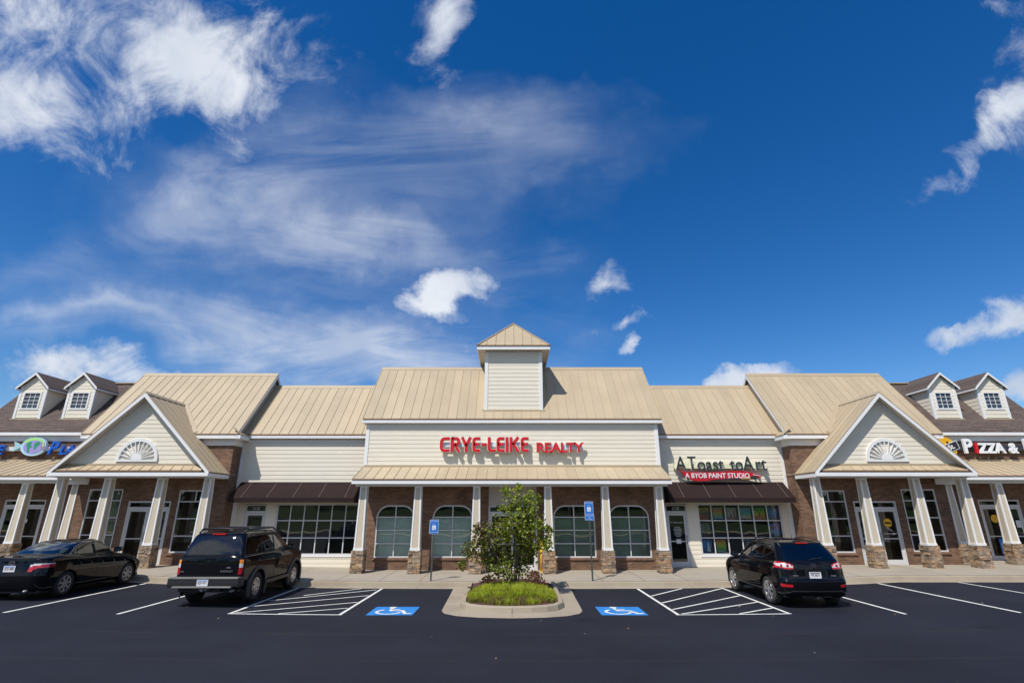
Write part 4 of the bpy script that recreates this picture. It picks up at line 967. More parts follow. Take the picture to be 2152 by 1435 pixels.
    sh = metalroof([(sx0, 22.15, 3.86), (sx1, 22.15, 3.86), (sx1, FY - .03, 4.62), (sx0, FY - .03, 4.62)], 'porch_roof', BR)
    fascia(sh, sx0, sx1, 22.155, 3.68, 3.815)
    g = MB(); g.box(sx0, sx1, 22.19, FY - .02, 3.74, 3.77); g.box(sx0, sx1, 22.38, 22.66, 3.56, 3.735); q = X(s, 17.7, 18.75); g.box(q[0], q[1], 22.66 if False else 22.30, 22.375, 3.50, 3.735); g.build('porch_beam', M['frieze'], sh)
    g = MB(); g.box(sx0, sx1, FY - .07, FY - .035, 4.60, 4.68); g.build('roof_flashing', M['roof'], sh)
    for i, x in enumerate((18.33, 20.45, 22.7)): column(s * x, 22.62, sw(x, 22.4), 1.19, 3.56, seed=60 + i + (10 if s > 0 else 0))
    # dormers
    for dx in (20.86, 23.2):
        cx = s * dx; yd = 24.6; hb = .66; z0 = 6.55; zeav = 8.22; zp = 8.84; pit = (zr - ze) / (yr - ye)
        d = MB(); siding(d, 6.66, zeav, yd - .01, lambda z: (cx - hb + .1, cx + hb - .1), holes=[(cx - .44, cx + .44, 7.06, 7.92)])
        siding(d, zeav, zp - .12, yd - .01, lambda z: (cx - (zp - z) * (hb / (zp - zeav)) + .05, cx + (zp - z) * (hb / (zp - zeav)) - .05))
        for sd in (-1, 1):
            siding(d, 6.6, zeav, 0, lambda z: (yd + .03, ye + (z + .17 - ze) / pit + .25), T=lambda x, y, z, sd=sd: (cx + sd * (hb - .02 - y), x, z))
        do_ = d.build('dormer', M['siding'], BR, fix=False)
        for sd in (-1, 1): q = sorted((cx + sd * hb, cx + sd * (hb - .11))); pieces('corner_board', M['white'], do_, [(q[0], q[1], yd - .035, yd + .06, 6.62, zeav)])
        d = MB(); d.box(cx - hb - .06, cx + hb + .06, yd - .07, yd - .03, 6.56, 6.63); d.build('roof_flashing', M['roof'], do_)
        d = MB(); 
        a_, b_, c1, c2 = cx - .44, cx + .44, 7.06, 7.92; F0, F1 = yd - .04, yd + .03
        d.box(a_, b_, F0, F1, c1, c1 + .07); d.box(a_, b_, F0, F1, c2 - .06, c2); d.box(a_, a_ + .07, F0, F1, c1 + .07, c2 - .06); d.box(b_ - .07, b_, F0, F1, c1 + .07, c2 - .06)
        for i in (1, 2): x = a_ + .07 + (b_ - a_ - .14) * i / 3; d.box(x - .01, x + .01, yd - .015, yd + .005, c1 + .07, c2 - .06)
        for i in (1, 2, 3): z = c1 + .07 + (c2 - c1 - .13) * i / 4; d.box(a_ + .07, b_ - .07, yd - .018, yd + .003, z - .01, z + .01)
        d.build('dormer_window', M['white'], do_)
        d = MB(); d.box(a_ + .06, b_ - .06, yd + .012, yd + .03, c1 + .05, c2 - .05); d.build('dormer_pane', mat('dormer_glass', (.035, .045, .06), .06, var=0, spec=.9), do_)
        ov = .13
        for sd in (-1, 1):
            d = MB(); kk = (zp - zeav) / hb; xe = cx + sd * (hb + ov); zE = zeav - ov * kk + .03; zP = zp + .04; y0 = yd - .16; y1 = ye + (zP - ze) / pit + .1
            d.prism([(cx, y0, zP), (xe, y0, zE), (xe, y0, zE - .04), (cx, y0, zP - .04)], (0, y1 - y0, 0)); ro = d.build('dormer_roof', M['shingle'], do_)
            d = MB(); d.prism([(cx, y0 - .012, zP - .012), (xe, y0 - .012, zE - .012), (xe, y0 - .012, zE - .12), (cx, y0 - .012, zP - .13)], (0, .035, 0))
            q = sorted((xe, xe - sd * .025)); d.box(q[0], q[1], y0 + .03, y1 - .3, zE - .12, zE - .042); d.build('dormer_fascia', M['white'], do_)
# ================================================================== CARS
from mathutils.bvhtree import BVHTree
YS = .90      # the parked cars' length as it reads in the lot
def interp(tab, y):
    if isinstance(tab, (int, float)): return tab
    if y <= tab[0][0]: return tab[0][1]
    for (a, za), (b, zb) in zip(tab, tab[1:]):
        if y <= b: t = (y - a) / (b - a); t = t * t * (3 - 2 * t) * .5 + t * .5; return za + (zb - za) * t
    return tab[-1][1]
def ring(k):
    """k: dict z (number or table), yr, yf, w, rr, rf (corner radii), br, bf (bulge), bow"""
    yr, yf, w = k['yr'], k['yf'], k['w']; rr, rf = min(k.get('rr', .2), w * .9), min(k.get('rf', .3), w * .9); br, bf, bow = k.get('br', .06), k.get('bf', .15), k.get('bow', .04)
    P = []; nR, nC, nS = 20, 7, 88
    def pt(x, y):
        if abs(x) <= w: pass
        ym = (yr + yf) / 2; t = (y - ym) / ((yf - yr) / 2 + 1e-6)
        u = x / w
        if y < ym: y2 = y + br * u * u * max(0, -t) ** 3
        else: y2 = y - bf * u * u * max(0, t) ** 6
        x2 = x * (1 - bow * t * t)
        P.append((x2, y2 * YS, interp(k['z'], y)))
    for i in range(nR): pt(-(w - rr) + 2 * (w - rr) * i / nR, yr)
    for i in range(nC): a = R(-90 + 90 * i / nC); pt(w - rr + rr * math.cos(a), yr + rr + rr * math.sin(a))
    for i in range(nS): pt(w, yr + rr + (yf - rf - yr - rr) * i / nS)
    for i in range(nC): a = R(90 * i / nC); pt(w - rf + rf * math.cos(a), yf - rf + rf * math.sin(a))
    for i in range(nR): pt((w - rf) - 2 * (w - rf) * i / nR, yf)
    for i in range(nC): a = R(90 + 90 * i / nC); pt(-(w - rf) + rf * math.cos(a), yf - rf + rf * math.sin(a))
    for i in range(nS): pt(-w, yf - rf - (yf - rf - yr - rr) * i / nS)
    for i in range(nC): a = R(180 + 90 * i / nC); pt(-(w - rr) + rr * math.cos(a), yr + rr + rr * math.sin(a))
    return P
def inpoly(x, y, P):
    c = False; j = len(P) - 1
    for i in range(len(P)):
        if (P[i][1] > y) != (P[j][1] > y) and x < (P[j][0] - P[i][0]) * (y - P[i][1]) / (P[j][1] - P[i][1]) + P[i][0]: c = not c
        j = i
    return c
def car(root, cfg):
    rings = [ring(k) for k in cfg['rings']]; sub = cfg.get('sub', 7); dense = []
    for i in range(len(rings) - 1):
        p0, p1, p2, p3 = rings[max(i - 1, 0)], rings[i], rings[i + 1], rings[min(i + 2, len(rings) - 1)]
        for s_ in range(sub):
            t = s_ / sub; row = []
            for a, b, c, d in zip(p0, p1, p2, p3):
                q = []
                for x in range(3):
                    m1 = (c[x] - a[x]) * .5; m2 = (d[x] - b[x]) * .5; e = (c[x] - b[x])
                    # monotone limiting keeps creases from overshooting
                    m1 = 0 if e * m1 < 0 else max(-3 * abs(e), min(3 * abs(e), m1)); m2 = 0 if e * m2 < 0 else max(-3 * abs(e), min(3 * abs(e), m2))
                    q.append((2 * t ** 3 - 3 * t * t + 1) * b[x] + (t ** 3 - 2 * t * t + t) * m1 + (-2 * t ** 3 + 3 * t * t) * c[x] + (t ** 3 - t * t) * m2)
                row.append(tuple(q))
            dense.append(row)
    dense.append(rings[-1]); n = len(dense[0]); V = [p for r in dense for p in r]; F = []
    for i in range(len(dense) - 1):
        for j in range(n): F.append((i * n + j, i * n + (j + 1) % n, (i + 1) * n + (j + 1) % n, (i + 1) * n + j))
    # smooth vertex normals are needed only for offsets
    groups = {}
    wheels = [(y * YS, cfg['wr'] + .0) for y in cfg['wheels']]; Ra = cfg['wr'] + cfg.get('gap', .06)
    for f in F:
        P = [Vector(V[i]) for i in f]; c = sum(P, Vector()) / 4; nrm = (P[1] - P[0]).cross(P[3] - P[0])
        if nrm.length > 1e-9: nrm.normalize()
        if (c - Vector((0, cfg['L'] * YS / 2, .8))).dot(nrm) < 0 and abs(nrm.z) < .2: pass
        ax = abs(c.x); g = 'body'; wheelhit = False
        for wy, _ in wheels:
            if ax > .45 and (c.y - wy) ** 2 + (c.z - cfg['wr']) ** 2 < Ra ** 2 and c.z < cfg['wr'] + Ra: wheelhit = True
        if wheelhit: continue
        for name, view, poly in cfg['regions']:
            if view == 'side' and abs(nrm.x) > .55 and inpoly(c.y / YS, c.z, poly): g = name; break
            if view == 'rear' and nrm.y < -.18 and c.y < cfg['L'] * YS * .45 and inpoly(ax, c.z, poly): g = name; break
            if view == 'wrap' and c.y < cfg.get('wrapy', .5 * YS) and inpoly(ax, c.z, poly): g = name; break
            if view == 'front' and nrm.y > .18 and c.y > cfg['L'] * YS * .5 and inpoly(ax, c.z, poly): g = name; break
        groups.setdefault(g, []).append(f)
    bv = BVHTree.FromPolygons([Vector(v) for v in V], F)
    body = None
    def sub_mesh(fs, off=0.0):
        mb = MB(); mp = {}
        for f in fs:
            for i in f:
                if i not in mp: mp[i] = len(mb.v); mb.v.append(V[i])
            mb.f.append(tuple(mp[i] for i in f)); mb.t.append(.5)
        return mb
    mats = cfg['mats']; obs = {}
    order = ['body'] + [g for g in groups if g != 'body']
    for g in order:
        if g not in groups: continue
        mb = sub_mesh(groups[g]); mt = mats[g][1]; nm = mats[g][0]
        if mats[g][2]:      # split left/right pieces
            for sg in (-1, 1):
                fs = [f for f in groups[g] if (V[f[0]][0] + V[f[2]][0]) * sg > 0]
                if fs: sub_mesh(fs).build(nm, M[mt], root, smooth=True, fix=False)
        else: obs[g] = mb.build(nm, M[mt], root, smooth=True, fix=(g == 'body'))
    # dark underside, wells
    L = cfg['L'] * YS; wd = cfg['W']
    m = MB(); m.box(-wd * .86, wd * .86, .22, L - .25, cfg['under'], cfg['under'] + .10); m.box(-.40, .40, .12, L - .2, cfg['under'], cfg['belt'] - .15); m.box(-wd * .83, wd * .83, wheels[0][0] + Ra + .02, wheels[1][0] - Ra - .02, cfg['under'], cfg['belt'] - .2)
    m.box(-wd * .80, wd * .80, .16, wheels[0][0] - Ra - .0, cfg['under'] + .1, cfg['belt'] - .25)
    m.build('underbody', M['black'], root)
    for wy, _ in wheels:
        for sx in (-1, 1):
            m = MB(); A = [(Ra * math.cos(R(a)), Ra * math.sin(R(a))) for a in range(-20, 201, 11)]
            xo = sx * (wd - .045); xi = sx * (wd - .45)
            for (a, b), (c, d) in zip(A, A[1:]): m.quad((xo, wy + a, cfg['wr'] + b), (xo, wy + c, cfg['wr'] + d), (xi, wy + c, cfg['wr'] + d), (xi, wy + a, cfg['wr'] + b))
            m.build('wheel_well', M['black'], root, smooth=True)
            if cfg.get('flare'):
                fl = MB(); x1 = wd + .012; fw = cfg['flare']
                arcA = [(math.cos(R(a)), math.sin(R(a))) for a in range(-28, 209, 9)]
                for (a, b), (c, d) in zip(arcA, arcA[1:]):
                    r0, r1 = Ra - .015, Ra + fw
                    P = lambda u, v, r, x: (sx * x, wy + u * r, cfg['wr'] + v * r)
                    fl.quad(P(a, b, r0, x1), P(c, d, r0, x1), P(c, d, r1 - .02, x1 - .006), P(a, b, r1 - .02, x1 - .006)); fl.quad(P(a, b, r1 - .02, x1 - .006), P(c, d, r1 - .02, x1 - .006), P(c, d, r1, x1 - .06), P(a, b, r1, x1 - .06)); fl.quad(P(a, b, r0, x1), P(c, d, r0, x1), P(c, d, r0, x1 - .07), P(a, b, r0, x1 - .07))
                fl.build('fender_flare', M['flare'], root, smooth=True)
            # wheel
            wr = cfg['wr']; tw = cfg['tw']; rim = cfg['rim']; xw = sx * (wd - .03 + cfg.get('poke', 0)); xc = xw - sx * tw / 2
            t = MB(); pr = [(-tw / 2 + .02, rim), (-tw / 2 + .005, rim + .02), (-tw / 2, (rim + wr) / 2), (-tw / 2 + .02, wr - .015), (-tw / 2 + .045, wr), (0, wr + .002), (tw / 2 - .045, wr), (tw / 2 - .02, wr - .015), (tw / 2, (rim + wr) / 2), (tw / 2 - .005, rim + .02), (tw / 2 - .02, rim)]
            t.lathe(pr, 'x', (xc, wy, wr), 40); wo = t.build('wheel', M[cfg['tyre']], root, smooth=True, fix=True)
            t = MB(); t.lathe([(0, rim - .005), (0, 0.001)], 'x', (xc + sx * .0, wy, wr), 24); t.build('brake_disc', M['black'], wo, fix=False)
            t = MB(); xf = sx * (tw / 2 - .015); t.lathe([(xf * .2, rim), (xf, rim), (xf, rim - .022), (xf * .7, rim - .03)], 'x', (xc, wy, wr), 40)
            t.lathe([(xf * .85, .075), (xf * .95, .06), (xf * .97, .001)], 'x', (xc, wy, wr), 20)
            ns = cfg['spokes']; sw_ = cfg['spw']
            for i in range(ns):
                for off in cfg.get('split', (0,)):
                    a = 2 * PI * i / ns + .2 + off; ca, sa = math.cos(a), math.sin(a); a2 = 2 * PI * i / ns + .2 + off * 1.5; c2, s2 = math.cos(a2), math.sin(a2)
                    t.bar((xc + xf * .86, wy + .05 * ca, wr + .05 * sa), (xc + xf * .90, wy + (rim - .012) * c2, wr + (rim - .012) * s2), sw_, .03, up=(1, 0, 0))
            t.build('rim', M[cfg['rimmat']], wo, smooth=False)
    return bv, body
def surf(bv, x, z, d=(0, 1, 0), y0=-2):
    h = bv.ray_cast(Vector((x, y0, z)), Vector(d)); return h[0]
def surf_side(bv, y, z, sx):
    h = bv.ray_cast(Vector((sx * 3, y, z)), Vector((-sx, 0, 0))); return h[0]
def side_tube(bv, pts, sx, r, off=.006):
    P = []
    for (a, b), (c, d) in zip(pts, pts[1:]):
        n = max(2, int(math.hypot(c - a, d - b) / .06))
        for i in range(n):
            t = i / n; q = surf_side(bv, (a + (c - a) * t) * YS, b + (d - b) * t, sx)
            if q: P.append(q + Vector((sx * off, 0, 0)))
    m = MB()
    if len(P) > 2: m.tube(P, r, 5)
    return m
def rear_decal(bv, name, mt, x0, x1, z0, z1, root, off=.012, n=6, nz=3):
    m = MB(); k = len(m.v)
    for i in range(n + 1):
        for j in range(nz + 1):
            x = x0 + (x1 - x0) * i / n; z = z0 + (z1 - z0) * j / nz; q = surf(bv, x, z); m.v.append((x, q.y - off, z))
    for i in range(n):
        for j in range(nz): a = i * (nz + 1) + j; m.f.append((a, a + nz + 1, a + nz + 2, a + 1)); m.t.append(.5)
    return m.build(name, M[mt], root, smooth=True, fix=False)
def plate(bv, root, x, z, text, w=.31, h=.155, y=None, band=None):
    q = y if y is not None else surf(bv, x, z).y - .02
    m = MB(); m.box(x - w / 2, x + w / 2, q, q + .008, z - h / 2, z + h / 2); o = m.build('licence_plate', M['plate'], root)
    text_mb(text, .088, x, q - .001, z - .03, .003, 'CENTER', sx=.68, bold=.0015).build('plate_lettering', M['platetext'], o)
    m = MB(); m.box(x - w / 2 + .02, x + w / 2 - .02, q - .002, q, z + h / 2 - .035, z + h / 2 - .015); m.build('plate_band', M[band or 'blue'], o)
def mirror_box(root, x, y, z, sx):
    m = MB(); pts = [(0, 0), (.20, .02), (.22, .10), (.18, .16), (.02, .15), (-.02, .08)]
    m.prism([(x + sx * a, y, z + b) for a, b in pts], (0, .09, 0)); o = m.build('side_mirror', M['paint'], root)
    m = MB(); m.prism([(x + sx * (a * .8 + .03), y - .004, z + .02 + b * .75) for a, b in pts], (0, .003, 0)); m.build('mirror_glass', mat('mirror_glass', (.3, .33, .36), .03, metal=1, var=0), o)
def seats(root, ys, xs, z, hh=.62):
    for y in ys:
        for x in xs:
            m = MB(); w = .23; m.prism([(x - w, y, z), (x + w, y, z), (x + w * .85, y, z + hh * .82), (x - w * .85, y, z + hh * .82)], (0, .12, 0)); m.prism([(x - .12, y + .02, z + hh * .84), (x + .12, y + .02, z + hh * .84), (x + .10, y + .02, z + hh * 1.12), (x - .10, y + .02, z + hh * 1.12)], (0, .09, 0))
            m.build('seat', M['seat'], root)
def pillar(bv, root, p0, p1, w, name='window_pillar', mt='paint'):
    for sx in (-1, 1):
        m = side_tube(bv, [p0, p1], sx, w, 0.0)
        if m.v: m.build(name, M[mt], root, smooth=True)

# ---- black sedan at the left edge
t = thing('parked_car', 'glossy black four-door sedan parked at the far left of the lot', 'car', (0, 0, 0), group='black cars parked nose-in at the kerb')
RG = [dict(z=.20, yr=.25, yf=4.6, w=.80, rr=.2, rf=.3), dict(z=.27, yr=.07, yf=4.74, w=.875, rr=.28, rf=.45), dict(z=.50, yr=.0, yf=4.80, w=.905, rr=.30, rf=.5, br=.10), dict(z=.62, yr=.0, yf=4.80, w=.91, rr=.30, rf=.5, br=.10),
      dict(z=[(0, .70), (4.8, .64)], yr=.03, yf=4.77, w=.91, rr=.30, rf=.5, br=.10),
      dict(z=[(0, .90), (1, .90), (3.4, .84), (4.7, .68)], yr=.08, yf=4.70, w=.90, rr=.26, rf=.5, br=.12), dict(z=[(0, 1.02), (.8, 1.03), (2, .98), (3.3, .93), (4.6, .74)], yr=.10, yf=4.60, w=.865, rr=.24, rf=.5, br=.14),
      dict(z=[(0, 1.055), (.75, 1.09), (2, 1.01), (3.3, .98), (4.5, .79)], yr=.17, yf=4.45, w=.81, rr=.22, rf=.5, br=.14),
      dict(z=[(.5, 1.085), (.75, 1.11), (2, 1.035), (3.45, 1.01)], yr=.66, yf=3.45, w=.775, rr=.26, rf=.35, br=.12),
      dict(z=[(.7, 1.22), (2, 1.20), (3.2, 1.18)], yr=.98, yf=3.12, w=.715, rr=.24, rf=.3, br=.12),
      dict(z=[(1.2, 1.375), (2, 1.385), (2.8, 1.36)], yr=1.48, yf=2.75, w=.625, rr=.22, rf=.25, br=.10), dict(z=1.43, yr=1.75, yf=2.58, w=.53, rr=.2, rf=.2), dict(z=1.455, yr=1.95, yf=2.45, w=.35, rr=.1, rf=.1, br=.02, bf=.02), dict(z=1.462, yr=2.15, yf=2.3, w=.03, rr=.01, rf=.01, br=0, bf=0)]
win = [(1.12, 1.09), (3.20, 1.05), (2.72, 1.33), (2.3, 1.385), (1.75, 1.375), (1.38, 1.27)]
cfg = dict(L=4.8, W=.91, wr=.325, wheels=(1.06, 3.83), gap=.055, rings=RG, under=.19, belt=1.0, tw=.215, rim=.215, tyre='rubber', rimmat='hubcap', spokes=7, spw=.055,
           regions=[('glass', 'side', win), ('rglass', 'rear', [(0, 1.13), (.66, 1.13), (.55, 1.385), (0, 1.40)]), ('wglass', 'front', [(0, 1.04), (.70, 1.04), (.55, 1.37), (0, 1.38)]),
                    ('lamp', 'wrap', [(.44, .745), (.52, .70), (.64, .79), (1.0, .845), (1.0, .90), (.80, .895), (.56, .86), (.50, .84)]), ('lamp2', 'wrap', [(.56, .86), (.80, .895), (1.0, .90), (1.0, .925), (.62, .93), (.50, .90), (.50, .84)])],
           mats=dict(body=('body', 'paint', 0), glass=('side_window', 'carglass2', 1), rglass=('rear_window', 'carglass2', 0), wglass=('windscreen', 'carglass2', 0), lamp=('tail_lamp', 'redlens', 1), lamp2=('reversing_lamp', 'clearlens', 1)))
bv, _ = car(t, cfg)
plate(bv, t, 0, .80, 'EZG 4000')
for sx in (-1, 1): side_tube(bv, [(1.12, 1.09), (1.38, 1.28), (1.75, 1.39), (2.3, 1.40), (2.72, 1.345), (3.20, 1.05)], sx, .009).build('chrome_trim', M['chrome'], t, smooth=True); mirror_box(t, sx * .80, 3.0 * YS, 1.03, sx)
for sx in (-1, 1):
    for ln in ([(2.2, 1.04), (2.24, .60), (2.22, .26)], [(3.22, 1.0), (3.28, .60), (3.22, .26)], [(1.30, 1.06), (1.42, .75), (1.46, .60)]): side_tube(bv, ln, sx, .005, .0).build('door_seam', M['rubber'], t)
    side_tube(bv, [(1.12, 1.075), (3.22, 1.035)], sx, .010, .002).build('belt_trim', M['black'], t)
pillar(bv, t, (2.18, 1.06), (2.12, 1.39), .035); pillar(bv, t, (1.42, 1.08), (1.50, 1.30), .012)
m = MB(); stroke(m, arc(0, .94, .075, .045, 0, 360, 20)[:-1], .014, 0, .012, True); stroke(m, arc(0, .945, .03, .038, 0, 360, 16)[:-1], .010, 0, .012, True); yq = surf(bv, 0, .94).y; m.v = [(a, b + yq - .014, c) for a, b, c in m.v]; m.build('badge', M['chrome'], t)
m = MB(); m.box(-.22, .22, 1.30 * YS, 1.42 * YS, 1.10, 1.13); m.build('high_brake_lamp', M['black'], t)
seats(t, (1.35 * YS, 2.35 * YS), (-.38, .38), .55)
for sx in (-1, 1):
    for yy_ in (1.55, 2.55):
        side_tube(bv, [(yy_ - .08, .93), (yy_ + .10, .93)], sx, .012, .02).build('door_handle', M['paint'], t, smooth=True)
m = MB(); m.tube([(.55, .02, .24), (.55, .3, .26)], .03, 8); m.build('exhaust_pipe', M['metalgrey'], t, smooth=True)
t.location = (-13.56, 15.10, gz(13.3))

# ---- black full-size SUV with roof rack
t = thing('parked_car', 'boxy black SUV with roof rack, chrome-edged bumper and orange-topped tail lamps', 'car', (0, 0, 0), group='black cars parked nose-in at the kerb')
zz = lambda a, b, c: [(0, a), (3.5, b), (4.9, c)]
RG = [dict(z=.42, yr=.16, yf=4.90, w=.90, rr=.12, rf=.3), dict(z=.50, yr=.11, yf=4.97, w=.95, rr=.12, rf=.3), dict(z=.76, yr=.09, yf=5.0, w=.975, rr=.12, rf=.3), dict(z=1.0, yr=.09, yf=5.0, w=.985, rr=.12, rf=.3),
      dict(z=zz(1.14, 1.13, 1.04), yr=.095, yf=4.96, w=.98, rr=.12, rf=.3), dict(z=zz(1.22, 1.22, 1.12), yr=.11, yf=4.90, w=.955, rr=.11, rf=.3), dict(z=zz(1.245, 1.25, 1.17), yr=.125, yf=4.82, w=.93, rr=.11, rf=.3),
      dict(z=zz(1.27, 1.27, 1.2), yr=.14, yf=3.85, w=.91, rr=.11, rf=.25), dict(z=zz(1.40, 1.40, 1.4), yr=.19, yf=3.62, w=.875, rr=.11, rf=.2), dict(z=1.60, yr=.29, yf=3.28, w=.82, rr=.12, rf=.2), dict(z=1.76, yr=.39, yf=3.00, w=.77, rr=.14, rf=.2),
      dict(z=1.83, yr=.48, yf=2.85, w=.71, rr=.16, rf=.2), dict(z=1.865, yr=.75, yf=2.65, w=.50, rr=.15, rf=.15, br=.03), dict(z=1.88, yr=1.2, yf=2.3, w=.03, rr=.01, rf=.01, br=0, bf=0)]
cfg = dict(L=5.0, W=.985, wr=.395, wheels=(1.18, 4.13), gap=.075, rings=RG, under=.36, belt=1.2, tw=.27, rim=.225, tyre='rubber', rimmat='alloy', wrapy=.17, spokes=6, spw=.034, split=(-.14, .14), flare=.10,
           regions=[('glass', 'side', [(.42, 1.32), (1.28, 1.32), (1.28, 1.70), (.62, 1.70), (.52, 1.6)]), ('glass', 'side', [(1.36, 1.32), (2.24, 1.32), (2.24, 1.72), (1.36, 1.71)]), ('glass3', 'side', [(2.34, 1.32), (3.42, 1.31), (3.10, 1.66), (2.98, 1.71), (2.34, 1.72)]),
                    ('rglass', 'rear', [(0, 1.29), (.80, 1.29), (.76, 1.55), (.70, 1.76), (0, 1.78)]), ('wglass', 'front', [(0, 1.30), (.80, 1.30), (.70, 1.74), (0, 1.76)]),
                    ('amber', 'wrap', [(.80, 1.06), (1.1, 1.06), (1.1, 1.17), (.80, 1.17)]), ('white', 'wrap', [(.80, .96), (1.1, .96), (1.1, 1.06), (.80, 1.06)]), ('lamp', 'wrap', [(.80, .78), (1.1, .78), (1.1, .96), (.80, .96)])],
           mats=dict(body=('body', 'paint', 0), glass=('side_window', 'carglass', 1), glass3=('front_side_window', 'carglass2', 1), rglass=('rear_window', 'carglass', 0), wglass=('windscreen', 'carglass2', 0), lamp=('tail_lamp', 'redlens', 1), amber=('turn_lamp', 'orangelens', 1), white=('reversing_lamp', 'clearlens', 1)))
# trim the lamp strips so that they only wrap the corner
bv, _ = car(t, cfg)
def soft_box(x0, x1, y0, y1, z0, z1, b=.04):
    bm = bmesh.new(); bmesh.ops.create_cube(bm, size=1); bmesh.ops.scale(bm, vec=(x1 - x0, y1 - y0, z1 - z0), verts=bm.verts); bmesh.ops.translate(bm, vec=((x0 + x1) / 2, (y0 + y1) / 2, (z0 + z1) / 2), verts=bm.verts)
    bmesh.ops.bevel(bm, geom=bm.edges[:], offset=b, segments=3, profile=.6, affect='EDGES'); m = MB(); bm.verts.ensure_lookup_table()
    m.add([tuple(v.co) for v in bm.verts], [tuple(v.index for v in f.verts) for f in bm.faces]); bm.free(); return m
soft_box(-1.0, 1.0, -.10, .20, .50, .745, .05).build('rear_bumper', M['black'], t, smooth=True)
soft_box(-.97, .97, -.115, .05, .70, .752, .02).build('bumper_strip', M['strip'], t, smooth=True)
soft_box(-.82, .82, -.15, .0, .485, .535, .02).build('bumper_step', M['strip'], t, smooth=True)
plate(bv, t, -.0, .62, 'BQV 4711', y=-.118)
m = MB(); m.box(-.19, .19, .385 * YS, .47 * YS, 1.795, 1.835); m.build('high_brake_lamp', M['redlens'], t)
for sx in (-1, 1):
    m = MB(); m.tube([(sx * .66, .50, 1.84), (sx * .67, .62, 1.925), (sx * .67, 2.5 * YS, 1.935), (sx * .66, 2.75 * YS, 1.86)], .028, 8); m.build('roof_rail', M['black'], t, smooth=True)
    mirror_box(t, sx * .92, 3.32 * YS, 1.25, sx)
    m = side_tube(bv, [(.35, 1.27), (3.6, 1.27)], sx, .012, .004); m.build('belt_trim', M['black'], t, smooth=True)
    m = MB(); q = sorted((sx * .93, sx * 1.02)); m.box(q[0], q[1], 1.7 * YS, 3.55 * YS, .42, .50); m.build('running_board', M['flare'], t)
    for yy_ in (1.45, 2.45): side_tube(bv, [(yy_, 1.13), (yy_ + .16, 1.13)], sx, .018, .02).build('door_handle', M['paint'], t, smooth=True)
for sx in (-1, 1):
    for ln in ([(1.32, 1.24), (1.34, .85)], [(2.29, 1.24), (2.29, .52)], [(3.45, 1.24), (3.42, .85), (3.38, .52)]): side_tube(bv, ln, sx, .006, .0).build('door_seam', M['rubber'], t)
    for ln in ([(1.32, 1.30), (1.32, 1.73)], [(2.29, 1.30), (2.29, 1.74)], [(.5, 1.735), (1.4, 1.76), (2.9, 1.75), (3.12, 1.69), (3.46, 1.29)]): side_tube(bv, ln, sx, .018, .0).build('window_trim', M['black'], t)
for yy_ in (.66, 2.05): m = MB(); m.tube([(-.67, yy_, 1.945), (.67, yy_, 1.945)], .022, 8); m.build('rack_crossbar', M['black'], t, smooth=True)
m = MB(); m.box(-.10, .10, -.04, .12, .42, .50); m.tube([(-.0, -.10, .44), (0, .2, .44)], .035, 8); m.build('tow_hitch', M['metalgrey'], t)
m = MB(); m.tube([(.72, .05, .40), (.70, .8, .42)], .035, 8); m.build('exhaust_pipe', M['metalgrey'], t, smooth=True)
q = surf(bv, .42, .90).y
o = text_mb('CHEVROLET', .07, .34, q - .012, .86, .01, 'LEFT', bold=.002, sx=.9); o.build('badge_lettering', M['chrome'], t)
m = MB(); m.box(.50, .62, q - .014, q - .004, .955, .99); m.box(-.78, -.68, q - .012, q - .002, .86, .885); m.build('badge', M['chrome'], t)
m = MB(); m.box(-.14, .14, q - .02, q, 1.16, 1.20); m.build('tailgate_handle', M['paint'], t)
m = MB(); m.tube([(-.05, .21 * YS, 1.30), (.28, .24 * YS, 1.27)], .008, 5); m.build('wiper', M['black'], t)
seats(t, (1.5 * YS, 2.55 * YS), (-.45, .45), .85)
t.scale = (.96, 1, 1); t.location = (-8.22, 15.12, gz(8.3))

